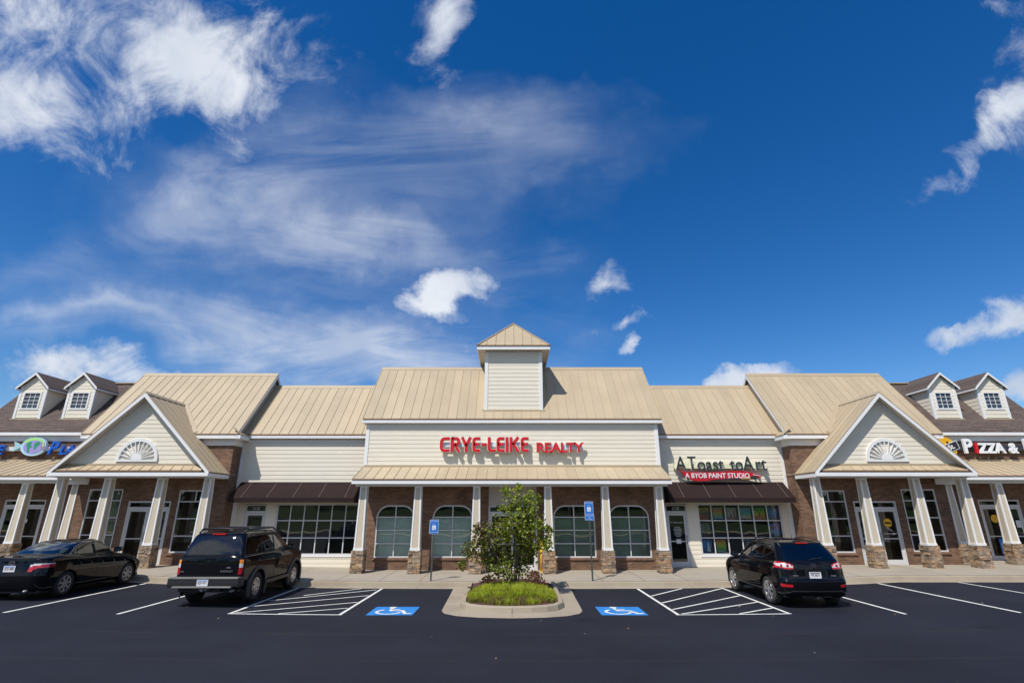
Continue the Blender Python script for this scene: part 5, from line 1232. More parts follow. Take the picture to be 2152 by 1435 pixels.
# ---- black mid-size SUV with alloy wheels
t = thing('parked_car', 'rounded black SUV with shiny alloy wheels and red and silver tail lamps', 'car', (0, 0, 0), group='black cars parked nose-in at the kerb')
zz = lambda a, b, c: [(0, a), (3.3, b), (4.5, c)]
RG = [dict(z=.28, yr=.16, yf=4.5, w=.84, rr=.2, rf=.4), dict(z=.37, yr=.05, yf=4.60, w=.905, rr=.26, rf=.45), dict(z=.55, yr=.0, yf=4.66, w=.935, rr=.28, rf=.5, br=.1), dict(z=.66, yr=.0, yf=4.66, w=.942, rr=.28, rf=.5, br=.1),
      dict(z=.74, yr=.05, yf=4.65, w=.945, rr=.27, rf=.5, br=.1), dict(z=zz(.96, .94, .82), yr=.08, yf=4.6, w=.935, rr=.25, rf=.5, br=.1), dict(z=zz(1.07, 1.02, .90), yr=.10, yf=4.48, w=.905, rr=.24, rf=.5, br=.11), dict(z=zz(1.12, 1.06, .95), yr=.125, yf=4.33, w=.875, rr=.22, rf=.5, br=.12),
      dict(z=zz(1.16, 1.09, 1.0), yr=.15, yf=3.50, w=.85, rr=.20, rf=.35, br=.12), dict(z=zz(1.28, 1.24, 1.2), yr=.25, yf=3.20, w=.81, rr=.20, rf=.3, br=.12), dict(z=zz(1.44, 1.42, 1.4), yr=.40, yf=2.80, w=.745, rr=.20, rf=.25, br=.11),
      dict(z=zz(1.565, 1.575, 1.5), yr=.55, yf=2.5, w=.67, rr=.2, rf=.25, br=.10), dict(z=[(.6, 1.60), (1.5, 1.635), (2.4, 1.61)], yr=.62, yf=2.35, w=.60, rr=.2, rf=.2, br=.08), dict(z=[(.6, 1.63), (1.6, 1.665), (2.4, 1.64)], yr=.95, yf=2.2, w=.40, rr=.15, rf=.15, br=.03, bf=.03), dict(z=1.672, yr=1.4, yf=1.9, w=.03, rr=.01, rf=.01, br=0, bf=0)]
cfg = dict(L=4.66, W=.942, wr=.36, wheels=(1.02, 3.72), gap=.055, rings=RG, under=.27, belt=1.05, tw=.235, rim=.245, tyre='tyre_dusty', rimmat='alloy', spokes=5, spw=.045, split=(-.13, .13),
           regions=[('glass', 'side', [(.78, 1.36), (1.22, 1.20), (1.22, 1.50), (.95, 1.51)]), ('glass', 'side', [(1.30, 1.18), (2.12, 1.15), (2.12, 1.53), (1.30, 1.52)]), ('glass3', 'side', [(2.22, 1.15), (3.22, 1.12), (2.68, 1.47), (2.50, 1.52), (2.22, 1.53)]),
                    ('rglass', 'rear', [(0, 1.17), (.70, 1.17), (.66, 1.35), (.56, 1.54), (0, 1.56)]), ('wglass', 'front', [(0, 1.13), (.75, 1.13), (.62, 1.55), (0, 1.57)]),
                    ('lampw', 'wrap', [(.57, .985), (.87, 1.03), (.89, 1.09), (.74, 1.105), (.60, 1.08), (.54, 1.02)]), ('lamp', 'wrap', [(.50, .955), (.62, .955), (1.0, 1.0), (1.0, 1.115), (.80, 1.14), (.62, 1.11), (.50, 1.04)]),
                    ('refl', 'wrap', [(.60, .51), (.88, .54), (.88, .60), (.62, .585)]), ('skid', 'wrap', [(0, .405), (.66, .405), (.78, .37), (.95, .37), (.95, .40), (.80, .40), (.68, .435), (0, .435)])],
           mats=dict(body=('body', 'paint', 0), glass=('side_window', 'carglass', 1), glass3=('front_side_window', 'carglass2', 1), rglass=('rear_window', 'carglass', 0), wglass=('windscreen', 'carglass2', 0), lamp=('tail_lamp', 'redlens', 1), lampw=('reversing_lamp', 'clearlens', 1), refl=('reflector', 'redlens', 1), skid=('skid_strip', 'flare', 0)))
bv, _ = car(t, cfg)
plate(bv, t, .0, .82, 'PFS 8674', band='post')
for sx in (-1, 1):
    for cx_, r_ in ((.655, .036), (.79, .036)):
        q = surf(bv, sx * cx_, 1.045); m = MB(); m.lathe([(0, r_), (-.012, r_ * .9), (-.014, .001)], 'y', (sx * cx_, q.y - .004, 1.045), 16); m.build('brake_lamp', M['redlens'], t, smooth=True)
    m = MB(); pts = []
    for i in range(9):
        y = .55 + 1.9 * i / 8; h = bv.ray_cast(Vector((sx * .60, y * YS, 3)), Vector((0, 0, -1)))[0]; lift = .05 * math.sin(PI * min(1, max(0, (i + .0) / 8))) ** .5 if 0 < i < 8 else 0.0
        if h: pts.append(h + Vector((0, 0, lift + .012)))
    m.tube(pts, .016, 6); m.build('roof_rail', M['flare'], t, smooth=True); mirror_box(t, sx * .86, 3.10 * YS, 1.06, sx)
    for yy_ in (1.5, 2.4): side_tube(bv, [(yy_, .98), (yy_ + .16, .98)], sx, .015, .018).build('door_handle', M['paint'], t, smooth=True)
for sx in (-1, 1):
    for ln in ([(1.26, 1.12), (1.30, .85)], [(2.17, 1.10), (2.17, .42)], [(3.30, 1.05), (3.26, .80), (3.2, .42)]): side_tube(bv, ln, sx, .005, .0).build('door_seam', M['rubber'], t)
    for ln in ([(1.26, 1.18), (1.26, 1.54)], [(2.17, 1.13), (2.17, 1.56)], [(.70, 1.37), (.92, 1.535), (1.5, 1.555), (2.5, 1.545), (2.74, 1.48), (3.26, 1.11)], [(.74, 1.35), (1.22, 1.18), (2.2, 1.135), (3.24, 1.105)]): side_tube(bv, ln, sx, .014, .0).build('window_trim', M['black'], t)
    side_tube(bv, [(1.55, .50), (3.15, .48)], sx, .012, .004).build('door_moulding', M['flare'], t)
q = surf(bv, 0, 1.575); m = MB(); m.box(-.16, .16, q.y - .03, q.y + .03, 1.575, 1.605); m.build('high_brake_lamp', M['redlens'], t)
q = surf(bv, 0, 1.06); m = MB(); stroke(m, arc(0, 1.06, .072, .042, 0, 360, 20)[:-1], .012, 0, .012, True)
for pl in ([(-.03, 1.035), (-.015, 1.088)], [(.015, 1.032), (.03, 1.085)], [(-.02, 1.055), (.02, 1.065)]): stroke(m, pl, .014, 0, .012)
m.v = [(a, b + q.y - .016, c) for a, b, c in m.v]; m.build('badge', M['chrome'], t)
for x0, w_ in ((-.58, .16), (.42, .15)): q = surf(bv, x0 + w_ / 2, .80); m = MB(); m.box(x0, x0 + w_, q.y - .006, q.y + .01, .795, .812); m.build('badge', M['metalgrey'], t)
m = MB(); m.tube([(-.02, surf(bv, -.02, 1.21).y - .02, 1.20), (.34, surf(bv, .34, 1.235).y - .02, 1.235)], .010, 5); m.build('wiper', M['black'], t)
m = MB(); m.tube([(.0, 1.0, 1.65), (0, .93, 1.80)], .005, 5); m.build('aerial', M['black'], t)
m = MB(); m.box(-.04, .04, .06, .3, .24, .29); m.build('tow_hitch', M['black'], t)
seats(t, (1.4 * YS, 2.4 * YS), (-.42, .42), .65)
t.location = (8.05, 14.90, gz(8.0) + .0)

# ================================================================== SIGNS ON THE BUILDING
def glyph(mb, g, x, z, w, h, t, y0, y1):
    """rounded heavy capitals drawn as strokes; returns nothing"""
    a, b = x + t / 2, x + w - t / 2; lo, hi = z + t / 2, z + h - t / 2; md = z + h * .52; r = h * .26
    S_ = lambda pts, closed=False: stroke(mb, pts, t, y0, y1, closed)
    def corner(pts, rad=r):      # rounded polyline
        out = [pts[0]]
        for i in range(1, len(pts) - 1):
            p = Vector(pts[i]); u = (Vector(pts[i - 1]) - p); v = (Vector(pts[i + 1]) - p); k = min(rad, u.length * .5, v.length * .5); u.normalize(); v.normalize()
            s0, s1 = p + u * k, p + v * k
            for j in range(7): q = j / 6; out.append(tuple(s0 * (1 - q) ** 2 + p * 2 * q * (1 - q) + s1 * q * q))
        out.append(pts[-1]); return out
    if g == 'C': S_(corner([(x + w, hi), (a, hi), (a, lo), (x + w, lo)], h * .45))
    elif g == 'R': S_([(a, z), (a, hi + t / 2)]); S_(corner([(a, hi), (b, hi), (b, md), (a + t * .5, md)], h * .28)); S_([(x + w * .45, md), (x + w - t * .3, z)])
    elif g == 'Y': S_([(x + w / 2, z), (x + w / 2, z + h * .45)]); S_([(a - t * .2, z + h), (x + w / 2, z + h * .42)]); S_([(b + t * .2, z + h), (x + w / 2, z + h * .42)])
    elif g == 'E': S_(corner([(x + w, hi), (a, hi), (a, lo), (x + w, lo)], h * .16)); S_([(a, md), (x + w * .95, md)])
    elif g == '-': S_([(x, z + h * .50), (x + w, z + h * .50)])
    elif g == 'L': S_(corner([(a, z + h), (a, lo), (x + w, lo)], h * .14))
    elif g == 'I': S_([(x + w / 2, z), (x + w / 2, z + h)])
    elif g == 'K': S_([(a, z), (a, z + h)]); S_([(b + t * .1, z + h), (a + t * .55, md)]); S_([(a + t * .7, md + h * .06), (b + t * .2, z)])
sg = thing('shop_sign', 'red raised CRYE-LEIKE REALTY lettering on the central cream siding', 'sign', (0, WY - .1, 4.9))
yL = WY - .32
m = MB(); m.box(-2.98, .70, yL + .12, yL + .27, 5.04, 5.24); m.build('raceway', M['raceway'], sg)
m = MB(); m.box(1.10, 2.98, yL + .12, yL + .27, 4.94, 5.14); m.build('raceway', M['raceway'], sg)
x = -3.06
for ch, w in zip('CRYE-LEIKE', (.40, .40, .42, .33, .22, .32, .33, .12, .42, .33)):
    wd_ = w
    for (tt, ya, yb_, mt, nm) in ((.155, yL + .035, yL + .115, 'lettertrim', 'letter_rim'), (.118, yL, yL + .034, 'red', 'letter')):
        g = MB(); e = (tt - .118) / 2; glyph(g, ch, x - e + (0 if ch != 'I' else 0), 4.82 - e, wd_ + 2 * e, .62 + 2 * e, tt, ya, yb_)
        if nm == 'letter_rim': back = g
        else: lo_ = g.build('letter', M[mt], sg)
    back.build('letter_rim', M['lettertrim'], lo_)
    x += wd_ + .052
x = 1.02
for ch, w in zip('REALTY', (.35, .31, .41, .27, .33, .37)):
    o = None
    lo_ = text_mb(ch, .56, x + w / 2, yL + .017, 4.815, .034, 'CENTER', bold=.013, sx=1.12).build('letter', M['red'], sg)
    text_mb(ch, .56, x + w / 2, yL + .075, 4.815, .08, 'CENTER', bold=.026, sx=1.12).build('letter_rim', M['lettertrim'], lo_)
    x += w - .01
# A Toast to Art
sg = thing('shop_sign', 'charcoal A Toast to Art lettering with BYOB PAINT STUDIO on the right siding', 'sign', (9, SY - .1, 4.1))
yL = SY - .30
m = MB(); m.box(7.06, 10.95, yL + .10, yL + .24, 4.20, 4.40); m.build('raceway', M['racecream'], sg)
def T_(s_, size, x, z, sx=.78, bold=.0, shear=.0):
    f = text_mb(s_, size, x, yL, z, .04, 'LEFT', bold=bold, sx=sx, shear=shear).build('letters', M['charcoal'], sg)
    text_mb(s_, size, x, yL + .06, z, .07, 'LEFT', bold=bold + .009, sx=sx, shear=shear).build('letter_rim', M['lettertrim'], f)
T_('A', .84, 7.10, 4.13, .80); T_('T', .84, 7.62, 4.13, .74); T_('oast', .76, 8.02, 4.13, .90); T_('to', .76, 9.46, 4.13, .84); T_('A', .84, 10.02, 4.13, .80); T_('r', .78, 10.53, 4.13, .85); T_('t', .80, 10.80, 4.13, .95)
pts = [(7.22, 4.12), (7.45, 4.06), (7.7, 4.05), (8.3, 4.03), (9.0, 4.06), (9.6, 4.10), (10.1, 4.08), (10.5, 3.98), (10.78, 3.87), (10.6, 3.77), (10.2, 3.74), (9.4, 3.73), (8.5, 3.68), (8.0, 3.66), (7.7, 3.72), (7.58, 3.80), (7.52, 3.79), (7.50, 3.87), (7.40, 3.90), (7.38, 3.99)]
m = MB(); m.prism([(a, yL - .02, b) for a, b in pts[::-1]], (0, .10, 0)); bn = m.build('banner', M['darkred'], sg)
text_mb('A BYOB PAINT STUDIO', .285, 7.46, yL - .028, 3.80, .012, 'LEFT', sx=.93, sp=1.0, bold=.003).build('banner_lettering', M['signwhite'], bn)
m = MB(); m.prism([(8.5, yL - .03, 3.70), (9.85, yL - .03, 3.745), (9.85, yL - .03, 3.81), (8.6, yL - .03, 3.725)], (0, .012, 0)); m.build('brush_handle', M['charcoal'], bn)
m = MB(); m.prism([(9.85, yL - .03, 3.745), (10.25, yL - .03, 3.76), (10.25, yL - .03, 3.84), (9.85, yL - .03, 3.81)], (0, .012, 0)); m.build('brush_ferrule', M['tanwood'], bn)
m = MB(); m.prism([(10.25 + .17 + .17 * math.cos(a), yL - .032, 3.81 + .075 * math.sin(a)) for a in [2 * PI * i / 16 for i in range(16)]], (0, .012, 0)); m.build('brush_tip', M['charcoal'], bn)
m = MB(); m.prism([(10.38, yL - .03, 3.93), (10.7, yL - .03, 3.87), (10.7, yL - .03, 3.885), (10.38, yL - .03, 3.955)], (0, .008, 0)); m.build('paint_streak', M['signwhite'], bn)
# left: BLUE (fish) PLANET
sg = thing('shop_sign', 'blue BLUE PLANET lettering with a globe-painted fish on the left brick', 'sign', (-22, FY - .1, 5.0))
yL = FY - .24
m = MB(); m.box(-24.3, -18.9, yL + .09, yL + .2, 5.06, 5.24); m.build('raceway', M['raceway'], sg)
text_mb('B', .82, -24.80, yL, 4.90, .10, 'LEFT', bold=.016, shear=.25, sx=.95).build('letter', M['blueletter'], sg)
text_mb('LUE', .58, -24.22, yL, 4.90, .10, 'LEFT', bold=.016, shear=.25, sx=1.0).build('letters', M['blueletter'], sg)
text_mb('P', .82, -21.20, yL, 4.90, .10, 'LEFT', bold=.016, shear=.25, sx=.95).build('letter', M['blueletter'], sg)
text_mb('LANET', .58, -20.66, yL, 4.90, .10, 'LEFT', bold=.016, shear=.25, sx=1.0).build('letters', M['blueletter'], sg)
fx, fz = -21.88, 5.24
def blobp(pts, y, d, mname, col, parent, nm):
    q = MB(); q.prism([(fx + a, y, fz + b) for a, b in pts], (0, d, 0)); return q.build(nm, mat(mname, col, .4, var=.05), parent)
el = lambda cx, cz, rx, rz, n=28, k=1.0: [(cx + rx * math.cos(2 * PI * i / n), cz + rz * math.sin(2 * PI * i / n)) for i in range(n)]
fb = blobp(el(0, 0, .58, .42), yL - .03, .12, 'fish_pale', (.45, .65, .80), sg, 'fish_body')
blobp([(-.95, .22), (-.72, .12), (-.55, .0), (-.75, -.14), (-.92, -.22), (-.86, 0)], yL - .01, .10, 'fish_tail', (.35, .60, .66), fb, 'fish_tail')
blobp([p for p in el(-.02, .02, .53, .38) if p[1] > .05][:12] + [(-.40, .16), (-.1, .27), (.2, .26), (.42, .15)][::1], yL - .036, .005, 'fish_lime', (.40, .75, .25), fb, 'fish_crest')
blobp(el(.02, -.02, .46, .30), yL - .042, .005, 'fish_violet', (.33, .30, .62), fb, 'fish_flank')
blobp([(-.28, .20), (-.08, .22), (-.14, .08), (-.04, .0), (-.16, -.08), (-.10, -.24), (-.22, -.26), (-.26, -.05), (-.33, .05)], yL - .048, .005, 'fish_green', (.03, .30, .14), fb, 'fish_marking')
blobp([(.02, .12), (.14, .22), (.30, .20), (.26, .06), (.16, -.02), (.12, -.14), (.05, -.10), (.04, .02)], yL - .048, .005, 'fish_green2', (.03, .30, .14), fb, 'fish_marking')
blobp([(.32, .10), (.46, .16), (.55, .02), (.52, -.16), (.38, -.12)], yL - .050, .005, 'fish_face', (.30, .28, .30), fb, 'fish_face')
blobp(el(.45, .06, .045, .045, 12), yL - .056, .005, 'fish_eye', (.75, .8, .5), fb, 'fish_eye')
# right: ... St. PIZZA & P...
sg = thing('shop_sign', 'white PIZZA lettering with yellow St. roundel on the right brick', 'sign', (22, FY - .1, 5.0))
m = MB(); m.box(20.3, 24.6, yL + .09, yL + .2, 5.08, 5.34); m.build('raceway', M['racedark'], sg)
m = MB(); m.prism([(19.82 + .50 * math.cos(a), yL - .02, 5.17 + .50 * math.sin(a)) for a in [2 * PI * i / 32 for i in range(32)]], (0, .14, 0)); rd = m.build('roundel', M['yellow'], sg)
m = MB(); m.prism([(19.95 + .06 * math.cos(a), yL - .03, 5.42 + .05 * math.sin(a)) for a in [2 * PI * i / 12 for i in range(12)]], (0, .012, 0)); m.build('roundel_spot', M['black'], rd)
A = R(20); rt = lambda x, z: (19.80 + x * math.cos(A) - z * math.sin(A), 5.12 + x * math.sin(A) + z * math.cos(A))
m = MB(); m.prism([(*(rt(a, b)[:1]), yL - .05, rt(a, b)[1]) for a, b in ((-.62, -.19), (.62, -.19), (.66, .19), (-.62, .19))], (0, .03, 0)); m.build('roundel_plate', M['raceway'], rd)
m = MB(); m.prism([(*(rt(a, b)[:1]), yL - .058, rt(a, b)[1]) for a, b in ((-.59, -.16), (.59, -.16), (.62, .16), (-.59, .16))], (0, .01, 0)); m.build('roundel_plate', M['black'], rd)
Mx = Matrix.Translation((rt(.12, -.09)[0], yL - .066, rt(.12, -.09)[1])) @ Matrix.Rotation(-A, 4, 'Y') @ Matrix.Rotation(PI / 2, 4, 'X')
text_mb('St.', .30, 0, 0, 0, .008, 'LEFT', bold=.008, Mx=Mx).build('roundel_lettering', M['signwhite'], rd)
def P_(s_, size, x, z, mt='signwhite', sx=.95, bold=.022): text_mb(s_, size, x, yL, z, .10, 'LEFT', bold=bold, sx=sx).build('letter', M[mt], sg)
P_('P', .90, 20.62, 4.96); P_('I', .62, 21.14, 4.96, 'red', 1.1); P_('Z', .62, 21.33, 4.96, sx=.95); P_('Z', .62, 21.72, 4.96, sx=.95); P_('A', .62, 22.10, 4.96, sx=.95); P_('&', .62, 22.72, 4.96, sx=.9); P_('P', .90, 23.40, 4.96)
P_('ASTA', .62, 23.98, 4.96)

# ================================================================== ACCESSIBLE PARKING SIGNS
def icon(mb, x, z, s_, y):
    stroke(mb, [(x - .05 * s_, z + .28 * s_), (x, z), (x + .22 * s_, z), (x + .34 * s_, z - .30 * s_)], .08 * s_, y, y + .003); stroke(mb, arc(x + .0, z - .12 * s_, .26 * s_, .26 * s_, 140, 350, 10), .07 * s_, y, y + .003)
    k = [(x - .07 * s_ + .08 * s_ * math.cos(a), y, z + .42 * s_ + .08 * s_ * math.sin(a)) for a in [2 * PI * i / 10 for i in range(10)]]; mb.prism(k, (0, .003, 0))
def psign(x, lean, top, van, label):
    y = 19.57; z0 = sw(x, y); t = thing('parking_sign', label, 'sign', (x, y, z0), group='blue accessible parking signs on green posts')
    dx = lambda z: x + lean * (z - z0)
    m = MB(); m.add([], []); zt = top - .04
    prof = [(-.028, 0), (.028, 0), (.028, .028), (.014, .028), (.010, .010), (-.010, .010), (-.014, .028), (-.028, .028)]
    P = [(x + a, y + .005 + b, z0) for a, b in prof] + [(dx(zt) + a, y + .005 + b, zt) for a, b in prof]
    m.add(P, [(i, (i + 1) % 8, (i + 1) % 8 + 8, i + 8) for i in range(8)] + [tuple(range(8)), tuple(range(8, 16))]); m.build('post', M['post'], t)
    def rect(cx, cz, w, h, r, y0, d, mt, nm, par):
        pts = []
        for (sx, sz, a0) in ((1, -1, -90), (1, 1, 0), (-1, 1, 90), (-1, -1, 180)): pts += arc(cx + sx * (w / 2 - r), cz + sz * (h / 2 - r), r, r, a0, a0 + 90, 5)
        q = MB(); q.prism([(a + lean * (b - cz), y0, b) for a, b in pts], (0, d, 0)); return q.build(nm, M[mt], par)
    cz = top - .24; cx = dx(cz); b = rect(cx, cz, .315, .475, .03, y - .003, .006, 'signwhite', 'sign_plate', t); rect(cx, cz, .298, .458, .025, y - .006, .002, 'blue', 'plate_face', b)
    rect(cx, cz - .03, .13, .15, .01, y - .0085, .002, 'signwhite', 'symbol_panel', b); m = MB(); icon(m, cx - .01, cz - .03, .13, y - .013); m.build('symbol', M['blue'], b)
    for s_, dz in (('PERMIT PARKING', .165), ('ONLY', .085), ('TOW AWAY ZONE', -.20)): text_mb(s_, .036, cx, y - .009, cz + dz, .002, 'CENTER').build('sign_lettering', M['signwhite'], b)
    if van:
        c2 = top - .475 - .09; b = rect(dx(c2), c2, .315, .17, .02, y - .003, .006, 'signwhite', 'sign_plate', t); rect(dx(c2), c2, .30, .155, .018, y - .006, .002, 'blue', 'plate_face', b)
        for s_, dz in (('VAN', .015), ('ACCESSIBLE', -.05)): text_mb(s_, .04, dx(c2), y - .009, c2 + dz, .002, 'CENTER').build('sign_lettering', M['signwhite'], b)
psign(-2.82, .02, 2.17, False, 'shorter blue accessible parking sign with one plate, left of the tree island')
psign(2.80, -.012, 2.79, True, 'taller blue accessible parking sign with two plates, right of the tree island')

# yellow pipe guard behind the column right of the entrance
t = thing('yellow_bollard', 'yellow metal guard pole standing behind the column beside the entrance', 'bollard', (1.17, 22.05, sw(1.17, 22)))
z0 = sw(1.17, 22.05); m = MB(); m.tube([(1.17, 22.05, z0), (1.17, 22.05, 1.35)], .055, 12); m.build('pole', M['yellowpost'], t, smooth=True)
m = MB(); m.lathe([(z0, .11), (z0 + .02, .11), (z0 + .03, .06)], 'z', (1.17, 22.05, 0), 16); m.build('base_plate', M['yellowpost'], t, smooth=False)

# ================================================================== PAINTINGS AND CHALKBOARD IN THE STUDIO WINDOW
def paint_mat(name, stops, scale, dist, grad=True, seed=0):
    m = bpy.data.materials.new(name); m.use_nodes = True; t_ = m.node_tree; n = t_.nodes; l = t_.links; b = n['Principled BSDF']; b.inputs['Roughness'].default_value = .5
    tc_ = n.new('ShaderNodeTexCoord'); nz = n.new('ShaderNodeTexNoise'); nz.inputs['Scale'].default_value = scale; nz.inputs['Detail'].default_value = 3; nz.inputs['Distortion'].default_value = dist
    mp = n.new('ShaderNodeMapping'); mp.inputs['Location'].default_value = (seed, seed * .7, 0); l.new(tc_.outputs['Object'], mp.inputs[0]); l.new(mp.outputs[0], nz.inputs[0])
    sp_ = n.new('ShaderNodeSeparateXYZ'); l.new(tc_.outputs['Generated'], sp_.inputs[0])
    ad = n.new('ShaderNodeMath'); ad.operation = 'MULTIPLY_ADD'; l.new(nz.outputs[0], ad.inputs[0]); ad.inputs[1].default_value = .9 if grad else 1.6
    if grad: l.new(sp_.outputs[2], ad.inputs[2])
    else: ad.inputs[2].default_value = -.3
    sb = n.new('ShaderNodeMath'); sb.operation = 'SUBTRACT'; sb.inputs[1].default_value = .45 if grad else 0; l.new(ad.outputs[0], sb.inputs[0])
    cr = n.new('ShaderNodeValToRGB'); l.new(sb.outputs[0], cr.inputs[0]); e = cr.color_ramp.elements
    while len(e) < len(stops): e.new(.5)
    for i, c in enumerate(stops): e[i].position = i / (len(stops) - 1); e[i].color = (*c, 1)
    l.new(cr.outputs[0], b.inputs['Base Color']); return m
W0, W1 = 7.93, 11.50; cwid = (W1 - W0) / 6
ART = [(0, 2, 'framed-size canvas of dark flowers in a vase on yellow and red', [(.5, .02, .03), (.45, .04, .05), (.15, .03, .10), (.75, .5, .02), (.7, .55, .02)]),
       (1, 2, 'canvas with a warm glow fading to turquoise edges', [(.05, .25, .45), (.15, .5, .45), (.75, .45, .05), (.8, .3, .08), (.7, .4, .3)]),
       (2, 2, 'pale grey canvas with a dark bottle shape', [(.25, .05, .06), (.4, .38, .4), (.5, .48, .5), (.75, .4, .3), (.5, .5, .55)]),
       (3, 2, 'beach canvas with sand below turquoise sea and sky', [(.55, .42, .25), (.6, .5, .32), (.05, .40, .42), (.15, .5, .6), (.2, .5, .7)]),
       (4, 2, 'rainbow canvas with a bare black tree', [(.65, .05, .02), (.7, .3, .02), (.7, .6, .03), (.2, .55, .06), (.03, .3, .1)]),
       (5, 2, 'dark blue night canvas with a pale yellow disc', [(.01, .05, .15), (.03, .15, .45), (.05, .25, .6), (.1, .3, .6), (.05, .15, .4)]),
       (0, 1, 'grey-brown canvas with a leafless tree', [(.08, .08, .06), (.18, .17, .13), (.26, .25, .20), (.22, .21, .17), (.15, .15, .12)]),
       (5, 1, 'blue and pink dusk canvas with palm silhouette', [(.01, .12, .25), (.02, .3, .55), (.1, .3, .65), (.45, .2, .5), (.1, .2, .6)]),
       (0, 0, 'blue canvas with a white gowned shape', [(.01, .08, .3), (.02, .2, .5), (.03, .25, .6), (.05, .3, .65), (.02, .08, .3)]),
       (1, 0, 'bright canvas of green hills under an orange sky', [(.03, .25, .4), (.1, .5, .1), (.5, .6, .04), (.75, .45, .03), (.5, .08, .05)])]
rows3 = [(.78, 1.33), (1.43, 2.0), (2.10, 2.66)]
for i, (c, r, lab, st) in enumerate(ART):
    xc = W0 + cwid * (c + .5); z0, z1 = rows3[r]; w_ = .40 if i not in (3, 4) else .46; h_ = .50 if r != 2 else .46
    t = thing('painting', lab, 'painting', (xc, SY + .12, z0), group='canvases displayed in the studio window')
    m = MB(); m.box(xc - w_ / 2, xc + w_ / 2, SY + .10, SY + .125, z0 + .02, z0 + .02 + h_); m.build('canvas', paint_mat('art', st, 5, 2.2, seed=i * 3.1), t)
    b_ = MB(); y = SY + .095
    if i in (4, 6): b_.bar((xc, y, z0 + .05), (xc, y, z0 + .28), .03, .004, up=(0, 1, 0)); b_.bar((xc, y, z0 + .25), (xc - .10, y, z0 + .38), .016, .004, up=(0, 1, 0)); b_.bar((xc, y, z0 + .25), (xc + .11, y, z0 + .40), .016, .004, up=(0, 1, 0)); b_.build('brushwork', M['black'], t)
    elif i == 5: b_.prism([(xc + .10 + .05 * math.cos(a), y, z0 + .38 + .05 * math.sin(a)) for a in [2 * PI * j / 12 for j in range(12)]], (0, .004, 0)); b_.build('brushwork', M['racecream'], t)
    elif i == 8: b_.prism([(xc - .02, y, z0 + .05), (xc + .14, y, z0 + .05), (xc + .08, y, z0 + .40), (xc + .04, y, z0 + .42)], (0, .004, 0)); b_.build('brushwork', M['signwhite'], t)
    elif i == 0: 
        for a in range(8): q = (xc + .10 * math.cos(a * .8), z0 + .33 + .07 * math.sin(a * .8)); b_.prism([(q[0] + .035 * math.cos(k), y - .001 * a, q[1] + .035 * math.sin(k)) for k in range(6)], (0, .003, 0))
        b_.bar((xc, y, z0 + .06), (xc, y, z0 + .26), .09, .004, up=(0, 1, 0)); b_.build('brushwork', mat('plum_paint', (.18, .05, .12), .5), t)
    elif i == 2: b_.box(xc + .08, xc + .13, y, y + .004, z0 + .06, z0 + .34); b_.box(xc - .07, xc + .01, y, y + .004, z0 + .06, z0 + .2); b_.build('brushwork', M['banner' if 0 else 'darkred'], t)
    elif i == 7: b_.bar((xc - .1, y, z0 + .08), (xc - .06, y, z0 + .34), .02, .004, up=(0, 1, 0)); [b_.bar((xc - .06, y, z0 + .34), (xc - .06 + .12 * math.cos(k), y, z0 + .34 + .10 * math.sin(k)), .035, .004, up=(0, 1, 0)) for k in (0, .7, 1.8, 2.6, 3.4)]; b_.build('brushwork', M['black'], t)
t = thing('chalkboard', 'orange-framed chalkboard with white chalk writing behind the studio window', 'chalkboard', (10.1, SY + .2, .72))
m = MB(); x0, x1, z0, z1, y = 9.72, 10.42, .74, 1.42, SY + .14
for b_ in ((x0, x1, z0, z0 + .06), (x0, x1, z1 - .06, z1), (x0, x0 + .06, z0 + .06, z1 - .06), (x1 - .06, x1, z0 + .06, z1 - .06)): m.box(b_[0], b_[1], y - .02, y + .02, b_[2], b_[3])
m.build('frame', M['orangewood'], t)
m = MB(); m.box(x0 + .06, x1 - .06, y - .005, y + .01, z0 + .06, z1 - .06); cbd = m.build('board', M['chalk'], t)
text_mb('A Toast to Art', .085, (x0 + x1) / 2, y - .008, z1 - .16, .003, 'CENTER').build('chalk_lettering', M['signwhite'], cbd)
m = MB()
for i in range(4): w_ = random.uniform(.18, .25); m.box((x0 + x1) / 2 - w_, (x0 + x1) / 2 + w_, y - .009, y - .006, z1 - .25 - i * .09, z1 - .225 - i * .09)
m.build('chalk_lines', M['signwhite'], cbd)
# lettering and notice on the studio door, notice on the left shop door
t = thing('door_notice', 'white notice sheet on the studio door below the hours lettering', 'notice', (7.0, SY, 1.3)); m = MB(); m.box(6.92, 7.12, SY - .0, SY + .004, 1.15, 1.32); m.build('sheet', M['plate'], t)
t = thing('door_decal', 'small white A Toast to Art lettering and hours on door glass', 'lettering', (7.0, SY, 1.6)); text_mb('A Toast to Art', .085, 7.01, SY - .0, 1.96, .003, 'CENTER').build('decal_lettering', M['signwhite'], t)
m = MB()
for i, w_ in enumerate((.11, .17, .17, .15, .12, .16, .10)): m.box(7.01 - w_, 7.01 + w_, SY - .002, SY + .002, 1.78 - i * .058, 1.797 - i * .058)
m.build('decal_lines', M['raceway'], t)
t = thing('door_notice', 'white printed notice taped inside the left shop door', 'notice', (-11.0, SY, 1.7)); m = MB(); m.box(-11.13, -10.80, SY - .0, SY + .004, 1.56, 1.78); m.build('sheet', M['plate'], t)
m = MB(); m.box(-11.10, -10.83, SY - .003, SY - .001, 1.68, 1.74); m.build('sheet_print', M['racedark'], t)

